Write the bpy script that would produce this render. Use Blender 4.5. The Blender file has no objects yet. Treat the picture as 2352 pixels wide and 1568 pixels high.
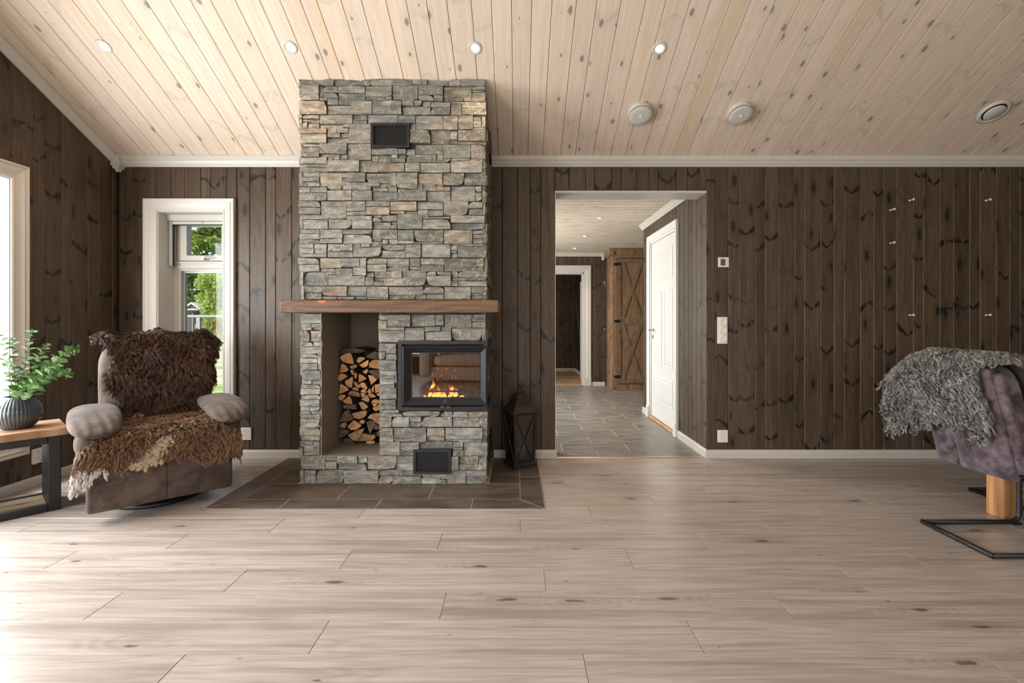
import bpy, bmesh, math, random
import numpy as np
from mathutils import Vector, Matrix

# ------------------------------------------------------------------ camera, world, light, exposure
sc = bpy.context.scene
COL = sc.collection
F = 1110.667            # focal length in pixels of the 2352 x 1568 frame (17 mm on 36 mm)
VX, VY = 1187.0, 737.0  # vanishing point of the depth direction
ZC = 1.1025             # camera height
D = 3.9                 # distance to the back wall
XL = -3.22              # left wall
XR = 5.4                # right wall
YF = -3.6               # wall behind the camera

cam = bpy.data.cameras.new('camera')
cam.lens = 17.0; cam.sensor_width = 36.0; cam.clip_start = 0.02; cam.clip_end = 300
cam.shift_x = -(VX - 1176) / 2352.0
cam.shift_y = (VY - 784) / 2352.0
co = bpy.data.objects.new('camera', cam); COL.objects.link(co)
co.location = (0, 0, ZC); co.rotation_euler = (math.pi / 2, 0, 0)
sc.camera = co

w = bpy.data.worlds.new('world'); sc.world = w; w.use_nodes = True
wn = w.node_tree
sky = wn.nodes.new('ShaderNodeTexSky'); sky.sky_type = 'NISHITA'; sky.sun_disc = False
sky.sun_elevation = math.radians(48); sky.sun_rotation = math.radians(200); sky.air_density = 1.0; sky.dust_density = 2.5; sky.ozone_density = 1.0
wn.links.new(sky.outputs[0], wn.nodes['Background'].inputs[0])
wn.nodes['Background'].inputs[1].default_value = 0.30

def light(name, kind, loc, energy, color, rot=None, target=None, **kw):
    l = bpy.data.lights.new(name, kind); l.energy = energy; l.color = color
    for k, v in kw.items(): setattr(l, k, v)
    o = bpy.data.objects.new(name, l); COL.objects.link(o); o.location = loc
    if target is not None:
        o.rotation_euler = (Vector(target) - Vector(loc)).to_track_quat('-Z', 'Y').to_euler()
    elif rot: o.rotation_euler = rot
    return o
DAY = (0.97, 0.985, 1.0)
light('sun', 'SUN', (0, -6, 12), 2.6, (1.0, 0.93, 0.82), rot=(math.radians(42), 0, math.radians(-20)), angle=math.radians(1.0))
# daylight entering through the window openings; the last lamp only fills the far room
light('daylight_left_window', 'AREA', (XL - 0.16, 2.25, 1.15), 122, DAY, target=(XL + 1, 2.25, 1.10), shape='RECTANGLE', size=1.55, size_y=1.65)
light('daylight_left_terrace_door', 'AREA', (XL - 0.16, -0.55, 1.15), 190, DAY, target=(XL + 1, -0.55, 1.1), shape='RECTANGLE', size=2.1, size_y=2.0)
light('daylight_front_window', 'AREA', (-1.4, YF - 0.12, 1.35), 52, DAY, target=(-1.4, 0, 1.3), shape='RECTANGLE', size=2.3, size_y=1.9)
light('daylight_front_terrace_window', 'AREA', (2.2, YF - 0.12, 1.35), 48, (1.0, 0.97, 0.93), target=(2.2, 0, 1.3), shape='RECTANGLE', size=2.3, size_y=1.9)
light('daylight_hall_window', 'AREA', (-1.12, 6.2, 1.25), 98, (1.0, 0.98, 0.95), target=(2, 6.0, 1.0), shape='RECTANGLE', size=1.6, size_y=1.4)
light('area_light_far_room', 'AREA', (-0.9, 9.45, 1.3), 16, (1.0, 0.95, 0.9), target=(2, 9.6, 1.0), shape='RECTANGLE', size=1.0, size_y=1.2)  # area lamp set inside the far room, where no window is built

vs = sc.view_settings
sc.display_settings.display_device = 'sRGB'
vs.view_transform = 'Standard'; vs.look = 'None'; vs.gamma = 1.0; vs.exposure = 0.18
vs.use_curve_mapping = False
sc.cycles.use_denoising = True
sc.cycles.caustics_reflective = False; sc.cycles.caustics_refractive = False
sc.cycles.sample_clamp_indirect = 6.0
sc.cycles.max_bounces = 7; sc.cycles.diffuse_bounces = 3; sc.cycles.glossy_bounces = 3; sc.cycles.transmission_bounces = 4; sc.cycles.transparent_max_bounces = 8
sc.cycles.use_adaptive_sampling = True; sc.cycles.adaptive_threshold = 0.06

# ------------------------------------------------------------------ helpers
R = random.Random(7)
def px(x, y, Y):
    """point of the photograph's pixel at depth Y"""
    return ((x - VX) * Y / F, Y, ZC + (VY - y) * Y / F)
def fl(x, y, z=0.0):
    """point of the photograph's pixel on the horizontal plane z"""
    Y = (ZC - z) * F / (y - VY)
    return ((x - VX) * Y / F, Y, z)

def bm_box(bm, x0, x1, y0, y1, z0, z1, bev=0.0, seg=1):
    vs_ = [bm.verts.new(c) for c in ((x0,y0,z0),(x1,y0,z0),(x1,y1,z0),(x0,y1,z0),(x0,y0,z1),(x1,y0,z1),(x1,y1,z1),(x0,y1,z1))]
    fs = [bm.faces.new([vs_[i] for i in q]) for q in ((0,3,2,1),(4,5,6,7),(0,1,5,4),(1,2,6,5),(2,3,7,6),(3,0,4,7))]
    if bev > 0:
        es = list({e for f in fs for e in f.edges})
        bmesh.ops.bevel(bm, geom=es, offset=bev, segments=seg, profile=0.5, affect='EDGES')
def bm_prism(bm, poly, h0, h1, fn):
    """polygon (a,b) extruded from h0 to h1, fn(a,b,h)->xyz"""
    lo = [bm.verts.new(fn(a, b, h0)) for a, b in poly]; hi = [bm.verts.new(fn(a, b, h1)) for a, b in poly]
    n = len(poly)
    bm.faces.new(lo); bm.faces.new(hi[::-1])
    for i in range(n): bm.faces.new((lo[i], hi[i], hi[(i+1) % n], lo[(i+1) % n]))
def bm_tube(bm, pts, r, seg=8, cap=True, radii=None):
    pts = [Vector(p) for p in pts]; rings = []
    up = None
    for i, p in enumerate(pts):
        d = (pts[min(i+1, len(pts)-1)] - pts[max(i-1, 0)]).normalized()
        if up is None:
            up = d.orthogonal().normalized()
        up = (up - d * up.dot(d)).normalized(); sd = d.cross(up)
        rr = radii[i] if radii else r
        rings.append([bm.verts.new(p + rr * (math.cos(a) * up + math.sin(a) * sd)) for a in (2*math.pi*k/seg for k in range(seg))])
    for a, b in zip(rings, rings[1:]):
        for k in range(seg): bm.faces.new((a[k], a[(k+1) % seg], b[(k+1) % seg], b[k]))
    if cap:
        bm.faces.new(rings[0][::-1]); bm.faces.new(rings[-1])
def bm_lathe(bm, prof, seg=24, c=(0,0,0), M=None, rmod=None):
    rings = []
    for r, z in prof:
        ring = []
        for k in range(seg):
            a = 2*math.pi*k/seg; rr = r * (rmod(a, z) if rmod else 1)
            v = Vector((rr*math.cos(a), rr*math.sin(a), z))
            if M is not None: v = M @ v
            ring.append(bm.verts.new(v + Vector(c)))
        rings.append(ring)
    for a, b in zip(rings, rings[1:]):
        for k in range(seg): bm.faces.new((a[k], a[(k+1) % seg], b[(k+1) % seg], b[k]))
    if prof[0][0] > 1e-6: bm.faces.new(rings[0][::-1])
    if prof[-1][0] > 1e-6: bm.faces.new(rings[-1])
def bm_super(bm, half, c=(0,0,0), e1=0.4, e2=0.4, M=None, nu=28, nv=16, fn=None):
    """rounded cushion shape"""
    def sp(v, e): return math.copysign(abs(v) ** e, v)
    rows = []
    for j in range(1, nv):
        ph = -math.pi/2 + math.pi*j/nv; row = []
        for i in range(nu):
            th = 2*math.pi*i/nu
            v = Vector((sp(math.cos(ph), e1)*sp(math.cos(th), e2)*half[0], sp(math.cos(ph), e1)*sp(math.sin(th), e2)*half[1], sp(math.sin(ph), e1)*half[2]))
            row.append(v)
        rows.append(row)
    def out(v):
        if fn: v = Vector(fn(v))
        if M is not None: v = M @ v
        return bm.verts.new(v + Vector(c))
    rv = [[out(v) for v in r] for r in rows]
    b = out(Vector((0, 0, -half[2]))); t = out(Vector((0, 0, half[2])))
    for a, d in zip(rv, rv[1:]):
        for k in range(nu): bm.faces.new((a[k], a[(k+1) % nu], d[(k+1) % nu], d[k]))
    for k in range(nu):
        bm.faces.new((b, rv[0][(k+1) % nu], rv[0][k])); bm.faces.new((t, rv[-1][k], rv[-1][(k+1) % nu]))

MW = {}   # world matrices of parents that carry a transform
def obj(name, bm, mat, parent=None, origin=None, smooth=False, world=True, normals=True, dissolve=0):
    """links a bmesh as one mesh object. Vertices are in world space, or in the parent's space when world is False"""
    if normals: bmesh.ops.recalc_face_normals(bm, faces=bm.faces)
    if parent is not None and parent.name in MW and world:
        bm.transform(MW[parent.name].inverted())
    if origin is not None:
        bm.transform(Matrix.Translation(-Vector(origin)))
    me = bpy.data.meshes.new(name); bm.to_mesh(me); bm.free()
    if smooth:
        me.polygons.foreach_set('use_smooth', [True] * len(me.polygons))
    if isinstance(mat, (list, tuple)):
        for m in mat: me.materials.append(m)
    elif mat is not None: me.materials.append(mat)
    o = bpy.data.objects.new(name, me); COL.objects.link(o)
    if parent is not None: o.parent = parent
    if origin is not None: o.location = origin
    m_ = MW.get(parent.name) if parent is not None else None
    if origin is not None: m_ = (m_ or Matrix.Identity(4)) @ Matrix.Translation(Vector(origin))
    if m_ is not None: MW[o.name] = m_
    return o
def tag(o, label=None, cat=None, group=None, kind=None):
    if label: o['label'] = label
    if cat: o['category'] = cat
    if group: o['group'] = group
    if kind: o['kind'] = kind
    return o
def thing(name, label, cat, loc=(0,0,0), rz=0.0, group=None, kind=None):
    o = bpy.data.objects.new(name, None); COL.objects.link(o); o.empty_display_size = 0.1
    o.location = loc; o.rotation_euler = (0, 0, rz)
    MW[o.name] = Matrix.Translation(Vector(loc)) @ Matrix.Rotation(rz, 4, 'Z')
    return tag(o, label, cat, group, kind)
def boxo(name, dims, mat, parent=None, bev=0.0, seg=1, world=True, smooth=False):
    bm = bmesh.new(); bm_box(bm, *dims, bev=bev, seg=seg); return obj(name, bm, mat, parent, world=world, smooth=smooth)
def copy_part(src, parent, loc=None, rot=None, scale=None):
    c = src.copy(); COL.objects.link(c); c.parent = parent
    if loc is not None: c.location = loc
    if rot is not None: c.rotation_euler = rot
    if scale is not None: c.scale = scale
    return c

# ------------------------------------------------------------------ materials
class NT:
    def __init__(s, name, rough=0.6, metal=0.0, spec=0.5):
        s.m = bpy.data.materials.new(name); s.m.use_nodes = True; s.t = s.m.node_tree
        s.b = s.t.nodes['Principled BSDF']; s.b.inputs['Roughness'].default_value = rough
        s.b.inputs['Metallic'].default_value = metal; s.b.inputs['Specular IOR Level'].default_value = spec
    def n(s, ty, ins=None, out=0, **pr):
        nd = s.t.nodes.new('ShaderNode' + ty)
        for k, v in pr.items(): setattr(nd, k, v)
        for k, v in (ins or {}).items(): s.put(nd.inputs[k], v)
        return nd.outputs[out]
    def put(s, sock, v):
        if isinstance(v, bpy.types.NodeSocket): s.t.links.new(v, sock)
        elif v is not None:
            if isinstance(v, (tuple, list)) and len(v) == 3 and sock.type == 'RGBA': v = (*v, 1)
            sock.default_value = v
    def ma(s, op, a, b=None, c=None, clamp=False):
        nd = s.t.nodes.new('ShaderNodeMath'); nd.operation = op; nd.use_clamp = clamp
        for i, v in enumerate((a, b, c)):
            if v is not None: s.put(nd.inputs[i], v)
        return nd.outputs[0]
    def mix(s, f, a, b, bt='MIX'):
        nd = s.t.nodes.new('ShaderNodeMix'); nd.data_type = 'RGBA'; nd.blend_type = bt; nd.clamp_factor = True
        s.put(nd.inputs[0], f); s.put(nd.inputs[6], a); s.put(nd.inputs[7], b); return nd.outputs[2]
    def ramp(s, v, a, b, lo=0.0, hi=1.0):
        nd = s.t.nodes.new('ShaderNodeMapRange'); nd.interpolation_type = 'SMOOTHSTEP'
        for i, q in enumerate((v, a, b, lo, hi)): s.put(nd.inputs[i], q)
        return nd.outputs[0]
    def xyz(s, v):
        nd = s.t.nodes.new('ShaderNodeSeparateXYZ'); s.put(nd.inputs[0], v); return nd.outputs
    def vec(s, x, y, z): return s.n('CombineXYZ', {0: x, 1: y, 2: z})
    def obc(s): return s.n('TexCoord', out=3)
    def rnd(s):
        return s.n('ObjectInfo', out=s_rand)
    def ocol(s): return s.n('ObjectInfo', out=1)
    def noise(s, v, scale=1.0, detail=3.0, rough=0.55, dist=0.0, out=0, dim='3D'):
        return s.n('TexNoise', {'Vector': v, 'Scale': scale, 'Detail': detail, 'Roughness': rough, 'Distortion': dist}, out=out, noise_dimensions=dim)
    def bump(s, h, strength=0.3, dist=0.01):
        s.put(s.b.inputs['Normal'], s.n('Bump', {'Strength': strength, 'Distance': dist, 'Height': h}))
    def base(s, c): s.put(s.b.inputs['Base Color'], c)
    def rough(s, c): s.put(s.b.inputs['Roughness'], c)
s_rand = 5
_t = bpy.data.materials.new('tmp'); _t.use_nodes = True
_oi = _t.node_tree.nodes.new('ShaderNodeObjectInfo')
s_rand = [i for i, q in enumerate(_oi.outputs) if q.name == 'Random'][0]
bpy.data.materials.remove(_t)

def wood(name, lo, hi, knot, across='x', along='z', rough=0.55, tint=0.18, kscale=(7.0, 3.4), ksize=0.13, vknots=0.0, grain=70.0, streak=None, stk=0.5, bump=0.15, spec=0.35, rings=0.35, ksel=0.25, halo_k=0.22):
    s = NT(name, rough, spec=spec)
    o = s.xyz(s.obc()); ix = {'x': 0, 'y': 1, 'z': 2}
    a, l = o[ix[across]], o[ix[along]]
    r = s.rnd(); r1 = s.ma('MULTIPLY', r, 91.7); r2 = s.ma('MULTIPLY', r, 57.3)
    A = s.ma('ADD', a, r1); L = s.ma('ADD', l, r2)
    # knots bend the grain
    vo = s.t.nodes.new('ShaderNodeTexVoronoi'); vo.voronoi_dimensions = '2D'; vo.inputs['Scale'].default_value = 1.0
    s.put(vo.inputs['Vector'], s.vec(s.ma('MULTIPLY', A, kscale[0]), s.ma('MULTIPLY', L, kscale[1]), 0.0))
    kd = vo.outputs['Distance']; sel = s.xyz(vo.outputs['Color'])
    size = s.ma('MULTIPLY', s.ramp(sel[0], ksel, 1.0), ksize)
    wob = s.ma('MULTIPLY', s.ma('SUBTRACT', s.noise(s.vec(s.ma('MULTIPLY', A, 60.0), s.ma('MULTIPLY', L, 25.0), 0.0), detail=2), 0.5), 0.10)
    kq = s.ma('ADD', kd, wob)
    km = s.ma('SUBTRACT', 1.0, s.ramp(kq, s.ma('MULTIPLY', size, 0.55), s.ma('ADD', size, 0.02)))
    halo = s.ma('MULTIPLY', s.ma('SUBTRACT', 1.0, s.ramp(kd, 0.05, 0.42)), s.ramp(sel[0], ksel, ksel + 0.4))
    n1 = s.noise(s.vec(s.ma('MULTIPLY', A, grain), s.ma('MULTIPLY', L, 2.2), r1), detail=4, rough=0.6)
    big = s.noise(s.vec(s.ma('MULTIPLY', A, 9.0), s.ma('MULTIPLY', L, 0.7), r2), detail=2, rough=0.5, dist=0.4)
    rg = s.ma('FRACT', s.ma('MULTIPLY', s.ma('ADD', big, s.ma('MULTIPLY', halo, 0.35)), 11.0))
    rg = s.ma('MULTIPLY', s.ma('ABSOLUTE', s.ma('SUBTRACT', rg, 0.5)), 2.0)
    g = s.ma('ADD', s.ma('MULTIPLY', n1, 1.0 - rings), s.ma('MULTIPLY', rg, rings))
    c = s.mix(s.ramp(g, 0.2, 0.8), lo, hi)
    if streak:
        sn = s.noise(s.vec(s.ma('MULTIPLY', A, 16.0), s.ma('MULTIPLY', L, 0.55), s.ma('MULTIPLY', r, 13.0)), detail=2)
        c = s.mix(s.ma('MULTIPLY', s.ramp(sn, 0.52, 0.72), stk), c, streak)
    tv = s.ma('ADD', 1.0 - tint, s.ma('MULTIPLY', s.ma('FRACT', s.ma('MULTIPLY', r, 17.13)), 2 * tint))
    c = s.mix(1.0, c, s.n('CombineColor', {0: tv, 1: tv, 2: tv}), 'MULTIPLY')
    if vknots > 0:      # spike knots: paired dark wings across a board
        sg = s.ma('SUBTRACT', s.ma('MULTIPLY', s.ma('GREATER_THAN', s.ma('FRACT', s.ma('MULTIPLY', r, 31.7)), 0.3), 2.0), 1.0)
        sl = s.ma('MULTIPLY', sg, s.ma('ADD', 0.35, s.ma('MULTIPLY', s.ma('FRACT', s.ma('MULTIPLY', r, 47.3)), 0.75)))
        ac_ = s.ma('ADD', a, s.ma('MULTIPLY', s.ma('SUBTRACT', s.ma('FRACT', s.ma('MULTIPLY', r, 23.9)), 0.5), 0.05))
        wv = s.ma('SUBTRACT', L, s.ma('MULTIPLY', s.ma('ABSOLUTE', ac_), sl))
        v1 = s.t.nodes.new('ShaderNodeTexVoronoi'); v1.voronoi_dimensions = '1D'
        v1.inputs['Scale'].default_value = 2.5; s.put(v1.inputs['W'], wv)
        v2 = s.xyz(v1.outputs['Color'])
        bw = s.noise(s.vec(s.ma('MULTIPLY', A, 45.0), s.ma('MULTIPLY', L, 14.0), r2), detail=2)
        wid = s.ma('MULTIPLY', s.ma('ADD', 0.35, s.ma('MULTIPLY', s.ma('ABSOLUTE', ac_), 13.0)), 0.082)
        vm = s.ma('SUBTRACT', 1.0, s.ramp(v1.outputs['Distance'], s.ma('MULTIPLY', wid, 0.35), wid))
        vm = s.ma('MULTIPLY', vm, s.ramp(bw, 0.34, 0.52))
        vm = s.ma('MULTIPLY', vm, s.ramp(v2[0], 0.35, 0.55))
        c = s.mix(s.ma('MULTIPLY', vm, vknots), c, knot)
    c = s.mix(s.ma('MULTIPLY', halo, halo_k), c, knot)
    c = s.mix(s.ma('MULTIPLY', km, 0.85), c, knot)
    s.base(c)
    return s.m

def plain(name, col, rough=0.5, metal=0.0, var=0.0, spec=0.5, bump=0.0, scale=40):
    s = NT(name, rough, metal, spec)
    nz = s.noise(s.obc(), scale, 3)
    s.base(s.mix(s.ramp(nz, 0.3, 0.7), tuple(v * (1 - var) for v in col), tuple(min(1, v * (1 + var)) for v in col)))
    if bump: s.bump(nz, bump, 0.003)
    return s.m

def srgb(r, g, b):
    f = lambda v: (v/255/12.92) if v/255 <= 0.04045 else ((v/255 + 0.055)/1.055) ** 2.4
    return (f(r), f(g), f(b))

MT = {}
WLO, WHI, WKN = srgb(64, 51, 40), srgb(90, 73, 57), srgb(18, 14, 12)
for k, (ac, al) in {'wall_x': ('x', 'z'), 'wall_y': ('y', 'z')}.items():
    MT[k] = wood('dark_stained_pine_' + k, WLO, WHI, WKN, ac, al, rough=0.48, tint=0.17, vknots=1.0, kscale=(8.0, 3.0), ksize=0.17, grain=55, rings=0.25, streak=srgb(52, 42, 34), stk=0.5, spec=0.4, ksel=0.42, halo_k=0.3)
MT['wall_back_side'] = plain('wall_core', srgb(48, 38, 30), 0.7, var=0.1)
MT['ceil'] = wood('whitewashed_pine', srgb(205, 184, 165), srgb(221, 204, 188), srgb(126, 118, 110), 'x', 'y', rough=0.6, tint=0.045, kscale=(8.0, 4.6), ksize=0.12, ksel=0.42, halo_k=0.10, vknots=0.2, grain=55, rings=0.12, streak=srgb(216, 186, 146), stk=0.5, spec=0.3)
MT['ceil_h'] = wood('whitewashed_pine_hall', srgb(200, 186, 168), srgb(224, 212, 196), srgb(150, 138, 124), 'y', 'x', rough=0.6, tint=0.05, kscale=(8.5, 3.2), ksize=0.10, vknots=0.25, grain=60, rings=0.3)
MT['floor'] = wood('pale_oak_laminate', srgb(154, 142, 133), srgb(195, 185, 176), srgb(92, 82, 74), 'y', 'x', rough=0.30, tint=0.05, kscale=(6.0, 1.7), ksize=0.07, ksel=0.5, halo_k=0.16, grain=60, rings=0.12, streak=srgb(140, 126, 115), stk=0.6, spec=0.5, bump=0.05)
MT['farfloor'] = wood('warm_floor', srgb(150, 116, 88), srgb(186, 150, 118), srgb(90, 70, 56), 'y', 'x', rough=0.4)
MT['beam'] = wood('mantel_timber', srgb(82, 58, 42), srgb(118, 88, 64), srgb(184, 110, 58), 'z', 'x', rough=0.55, kscale=(9.0, 3.0), ksize=0.10, ksel=0.45, halo_k=0.08, rings=0.3, streak=srgb(66, 53, 43), stk=0.75, tint=0.03)
MT['barn'] = wood('barn_pine', srgb(122, 90, 64), srgb(164, 128, 95), srgb(62, 40, 28), 'x', 'z', rough=0.6, kscale=(7, 3), ksize=0.12, rings=0.4, tint=0.12, streak=srgb(96, 74, 54), stk=0.6)
MT['barn_d'] = wood('barn_pine_weathered', srgb(106, 84, 65), srgb(138, 113, 89), srgb(60, 42, 30), 'x', 'z', rough=0.65, kscale=(7, 3), ksize=0.1, rings=0.35, tint=0.08)
MT['tabletop'] = wood('table_timber', srgb(132, 98, 72), srgb(170, 134, 104), srgb(82, 56, 40), 'y', 'x', rough=0.5, kscale=(6, 2.5), ksize=0.1, rings=0.5, tint=0.08)
MT['shelfwood'] = wood('worn_shelf_wood', srgb(120, 96, 74), srgb(190, 166, 136), srgb(74, 56, 44), 'y', 'x', rough=0.7, kscale=(9, 3), grain=40, rings=0.2, tint=0.1)
MT['legwood'] = wood('oiled_block_wood', srgb(158, 108, 66), srgb(204, 152, 102), srgb(40, 28, 20), 'y', 'z', rough=0.5, kscale=(9, 1.0), ksize=0.10, rings=0.2, tint=0.05, grain=45, streak=srgb(96, 62, 36), stk=0.7)
MT['white'] = plain('white_paint', srgb(198, 193, 185), 0.42, var=0.01)
MT['white_door'] = plain('white_door_paint', srgb(222, 221, 217), 0.35, var=0.005)
MT['plastic'] = plain('white_plastic', srgb(228, 222, 214), 0.35, var=0.01)
MT['plastic_d'] = plain('grey_white_plastic', srgb(190, 184, 176), 0.45)  # greyer plastic for socket wells, downlight cups and thermostat buttons
MT['black'] = plain('black_paint', srgb(22, 22, 24), 0.45, var=0.1)
MT['hole'] = plain('dark_hole', srgb(10, 9, 9), 0.8)
MT['iron'] = plain('cast_iron', srgb(34, 34, 36), 0.5, 0.3, var=0.08, bump=0.08, scale=300)
MT['chrome'] = plain('brushed_metal', srgb(190, 190, 192), 0.28, 1.0)
MT['brass'] = plain('aged_brass', srgb(150, 120, 80), 0.35, 1.0)
MT['plaster'] = plain('grey_plaster', srgb(128, 116, 102), 0.85, var=0.08, bump=0.4, scale=70)
MT['grout'] = plain('pale_grout', srgb(170, 158, 144), 0.85)
MT['oak'] = wood('oak_threshold', srgb(176, 136, 92), srgb(206, 168, 122), srgb(140, 100, 60), 'x', 'y', rough=0.45, ksize=0.0)
MT['metal_strip'] = plain('threshold_strip', srgb(196, 180, 160), 0.35, 0.7)

def tile_mat(name, lo, hi, rough):
    s = NT(name, rough); r = s.ma('MULTIPLY', s.rnd(), 40.0)
    o = s.xyz(s.obc()); v = s.vec(s.ma('MULTIPLY', o[0], 3.0), s.ma('MULTIPLY', o[1], 9.0), r)
    a = s.noise(v, 1.3, 5, 0.62); b = s.noise(s.vec(o[0], o[1], r), 220, 2)
    f = s.ma('ADD', s.ma('MULTIPLY', a, 0.8), s.ma('MULTIPLY', b, 0.2))
    s.base(s.mix(s.ramp(f, 0.3, 0.72), lo, hi)); s.bump(f, 0.12, 0.002)
    s.rough(s.ramp(a, 0.3, 0.7, rough - 0.06, rough + 0.08)); return s.m
MT['hearth'] = tile_mat('dark_slate_tile', srgb(72, 62, 55), srgb(106, 93, 83), 0.42)
MT['halltile'] = tile_mat('grey_slate_tile', srgb(110, 106, 100), srgb(150, 145, 137), 0.36)

def stone_mat():
    s = NT('split_schist', 0.72, spec=0.4)
    r = s.ma('FRACT', s.ma('ADD', s.rnd(), s.n('NewGeometry', out=8)))
    o = s.xyz(s.obc()); rr = s.ma('MULTIPLY', r, 60.0)
    P = s.vec(s.ma('ADD', o[0], rr), s.ma('ADD', o[1], rr), s.ma('ADD', o[2], rr))
    st = s.noise(s.vec(s.ma('MULTIPLY', s.ma('ADD', o[0], rr), 9.0), rr, s.ma('MULTIPLY', s.ma('ADD', o[2], rr), 34.0)), 1.0, 4, 0.6, 0.6)
    cl = s.noise(P, 16, 4, 0.6)
    fine = s.noise(P, 160, 3, 0.6)
    base = s.ocol()
    c = s.mix(s.ramp(st, 0.3, 0.75), s.mix(1.0, base, srgb(176, 176, 172), 'MULTIPLY'), base)
    c = s.mix(s.ma('MULTIPLY', s.ramp(cl, 0.55, 0.72), 0.5), c, s.mix(0.55, base, srgb(176, 160, 134)))
    vein = s.ma('SUBTRACT', 1.0, s.ramp(s.ma('ABSOLUTE', s.ma('SUBTRACT', s.noise(P, 11, 3, 0.6, 0.8), 0.5)), 0.0, 0.018))
    c = s.mix(s.ma('MULTIPLY', vein, 0.35), c, srgb(206, 202, 190))
    c = s.mix(s.ma('MULTIPLY', s.ramp(fine, 0.66, 0.8), 0.55), c, srgb(214, 210, 200))
    c = s.mix(s.ma('MULTIPLY', s.ramp(fine, 0.40, 0.28), 0.45), c, srgb(58, 58, 52))
    s.base(c)
    s.bump(s.ma('ADD', s.ma('MULTIPLY', st, 0.6), s.ma('ADD', s.ma('MULTIPLY', cl, 0.5), s.ma('MULTIPLY', fine, 0.25))), 0.75, 0.012)
    return s.m
MT['stone'] = stone_mat()

def suede(name, lo, hi, rough=0.85, scale=9.0):
    s = NT(name, rough, spec=0.25)
    a = s.noise(s.obc(), scale, 4, 0.6, 0.5); b = s.noise(s.obc(), 260, 2)
    s.base(s.mix(s.ramp(s.ma('ADD', s.ma('MULTIPLY', a, 0.85), s.ma('MULTIPLY', b, 0.15)), 0.36, 0.64), lo, hi))
    s.b.inputs['Sheen Weight'].default_value = 0.15; s.b.inputs['Sheen Roughness'].default_value = 0.5
    s.bump(s.noise(s.obc(), 26, 3, 0.55, 0.8), 0.25, 0.006); return s.m
MT['suede'] = suede('brown_suede', srgb(66, 55, 48), srgb(95, 81, 72))
MT['purple'] = suede('aubergine_leather', srgb(60, 48, 53), srgb(112, 97, 103), 0.6, 14)
MT['purple_d'] = suede('dark_aubergine_leather', srgb(46, 36, 38), srgb(72, 58, 60), 0.6, 14)
MT['hide'] = plain('hide_backing', srgb(150, 132, 112), 0.9)

def glass_mat(name, tint=(1, 1, 1), refl=1.0, rough=0.0):
    m = bpy.data.materials.new(name); m.use_nodes = True; t = m.node_tree
    for n_ in list(t.nodes): t.nodes.remove(n_)
    o = t.nodes.new('ShaderNodeOutputMaterial'); mx = t.nodes.new('ShaderNodeMixShader')
    tr = t.nodes.new('ShaderNodeBsdfTransparent'); gl = t.nodes.new('ShaderNodeBsdfGlossy'); fr = t.nodes.new('ShaderNodeFresnel')
    mu = t.nodes.new('ShaderNodeMath'); mu.operation = 'MULTIPLY'; mu.inputs[1].default_value = refl
    tr.inputs[0].default_value = (*tint, 1); gl.inputs['Roughness'].default_value = rough; fr.inputs[0].default_value = 1.5
    t.links.new(fr.outputs[0], mu.inputs[0]); t.links.new(mu.outputs[0], mx.inputs[0]); t.links.new(tr.outputs[0], mx.inputs[1]); t.links.new(gl.outputs[0], mx.inputs[2]); t.links.new(mx.outputs[0], o.inputs[0])
    return m
MT['glass'] = glass_mat('window_glass', refl=0.3)
MT['stoveglass'] = glass_mat('stove_glass', (0.88, 0.84, 0.78), 1.8)
MT['lampglass'] = glass_mat('lantern_glass', (0.82, 0.82, 0.8), 1.6)
def emit(name, col, st):
    m = bpy.data.materials.new(name); m.use_nodes = True; b = m.node_tree.nodes['Principled BSDF']
    b.inputs['Base Color'].default_value = (*col, 1); b.inputs['Emission Color'].default_value = (*col, 1); b.inputs['Emission Strength'].default_value = st
    return m
MT['bulb'] = emit('lit_lamp', (1.0, 0.86, 0.68), 6.0)
# ------------------------------------------------------------------ the room shell
SL = 0.515; ZW = 2.4025; YR = 0.2
def zceil(Y): return ZW + SL * (D - Y) if Y >= YR else ZW + SL * (D - YR) - SL * (YR - Y)
FX0, FX1 = -1.464, -0.2058           # fireplace sides
FY = 3.265                           # fireplace face
WIN = (-2.897, -2.363, 0.335, 1.987) # back window opening
DOOR = (0.309, 1.5295, 0.0, 2.152)   # doorway to the hall
WIN2 = (1.40, 3.07, 0.33, 2.01)      # left window opening (Y, Z)

def struct(name, bm, mat, label, cat=None):
    return tag(obj(name, bm, mat), label, cat, kind='structure')

def board(parent, name, a0, a1, z0, z1, axis, face, sign, mat, t=0.018, ch=0.0045, cl=True, cr=True, z1b=None):
    """one upright board; axis 'x' faces -Y at y=face, axis 'y' faces sign*X at x=face"""
    bm = bmesh.new(); g = 0.0006
    a0 += g; a1 -= g
    prof = [(a0, t), (a0, ch if cl else 0)] + ([(a0 + ch, 0)] if cl else []) + ([(a1 - ch, 0)] if cr else []) + [(a1, ch if cr else 0), (a1, t)]
    zb = z1 if z1b is None else z1b
    lo, hi = [], []
    for a, d in prof:
        p = (a, face + d) if axis == 'x' else (face - sign * d, a)
        lo.append(bm.verts.new((*p, z0))); hi.append(bm.verts.new((*p, z1 + (zb - z1) * (a - a0) / (a1 - a0))))
    n = len(prof)
    for i in range(n): bm.faces.new((lo[i], lo[(i+1) % n], hi[(i+1) % n], hi[i]))
    bm.faces.new(lo[::-1]); bm.faces.new(hi)
    c = (a0 + a1) / 2
    return obj(name, bm, mat, parent, origin=((c, face, (z0+z1)/2) if axis == 'x' else (face, c, (z0+z1)/2)))

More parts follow.
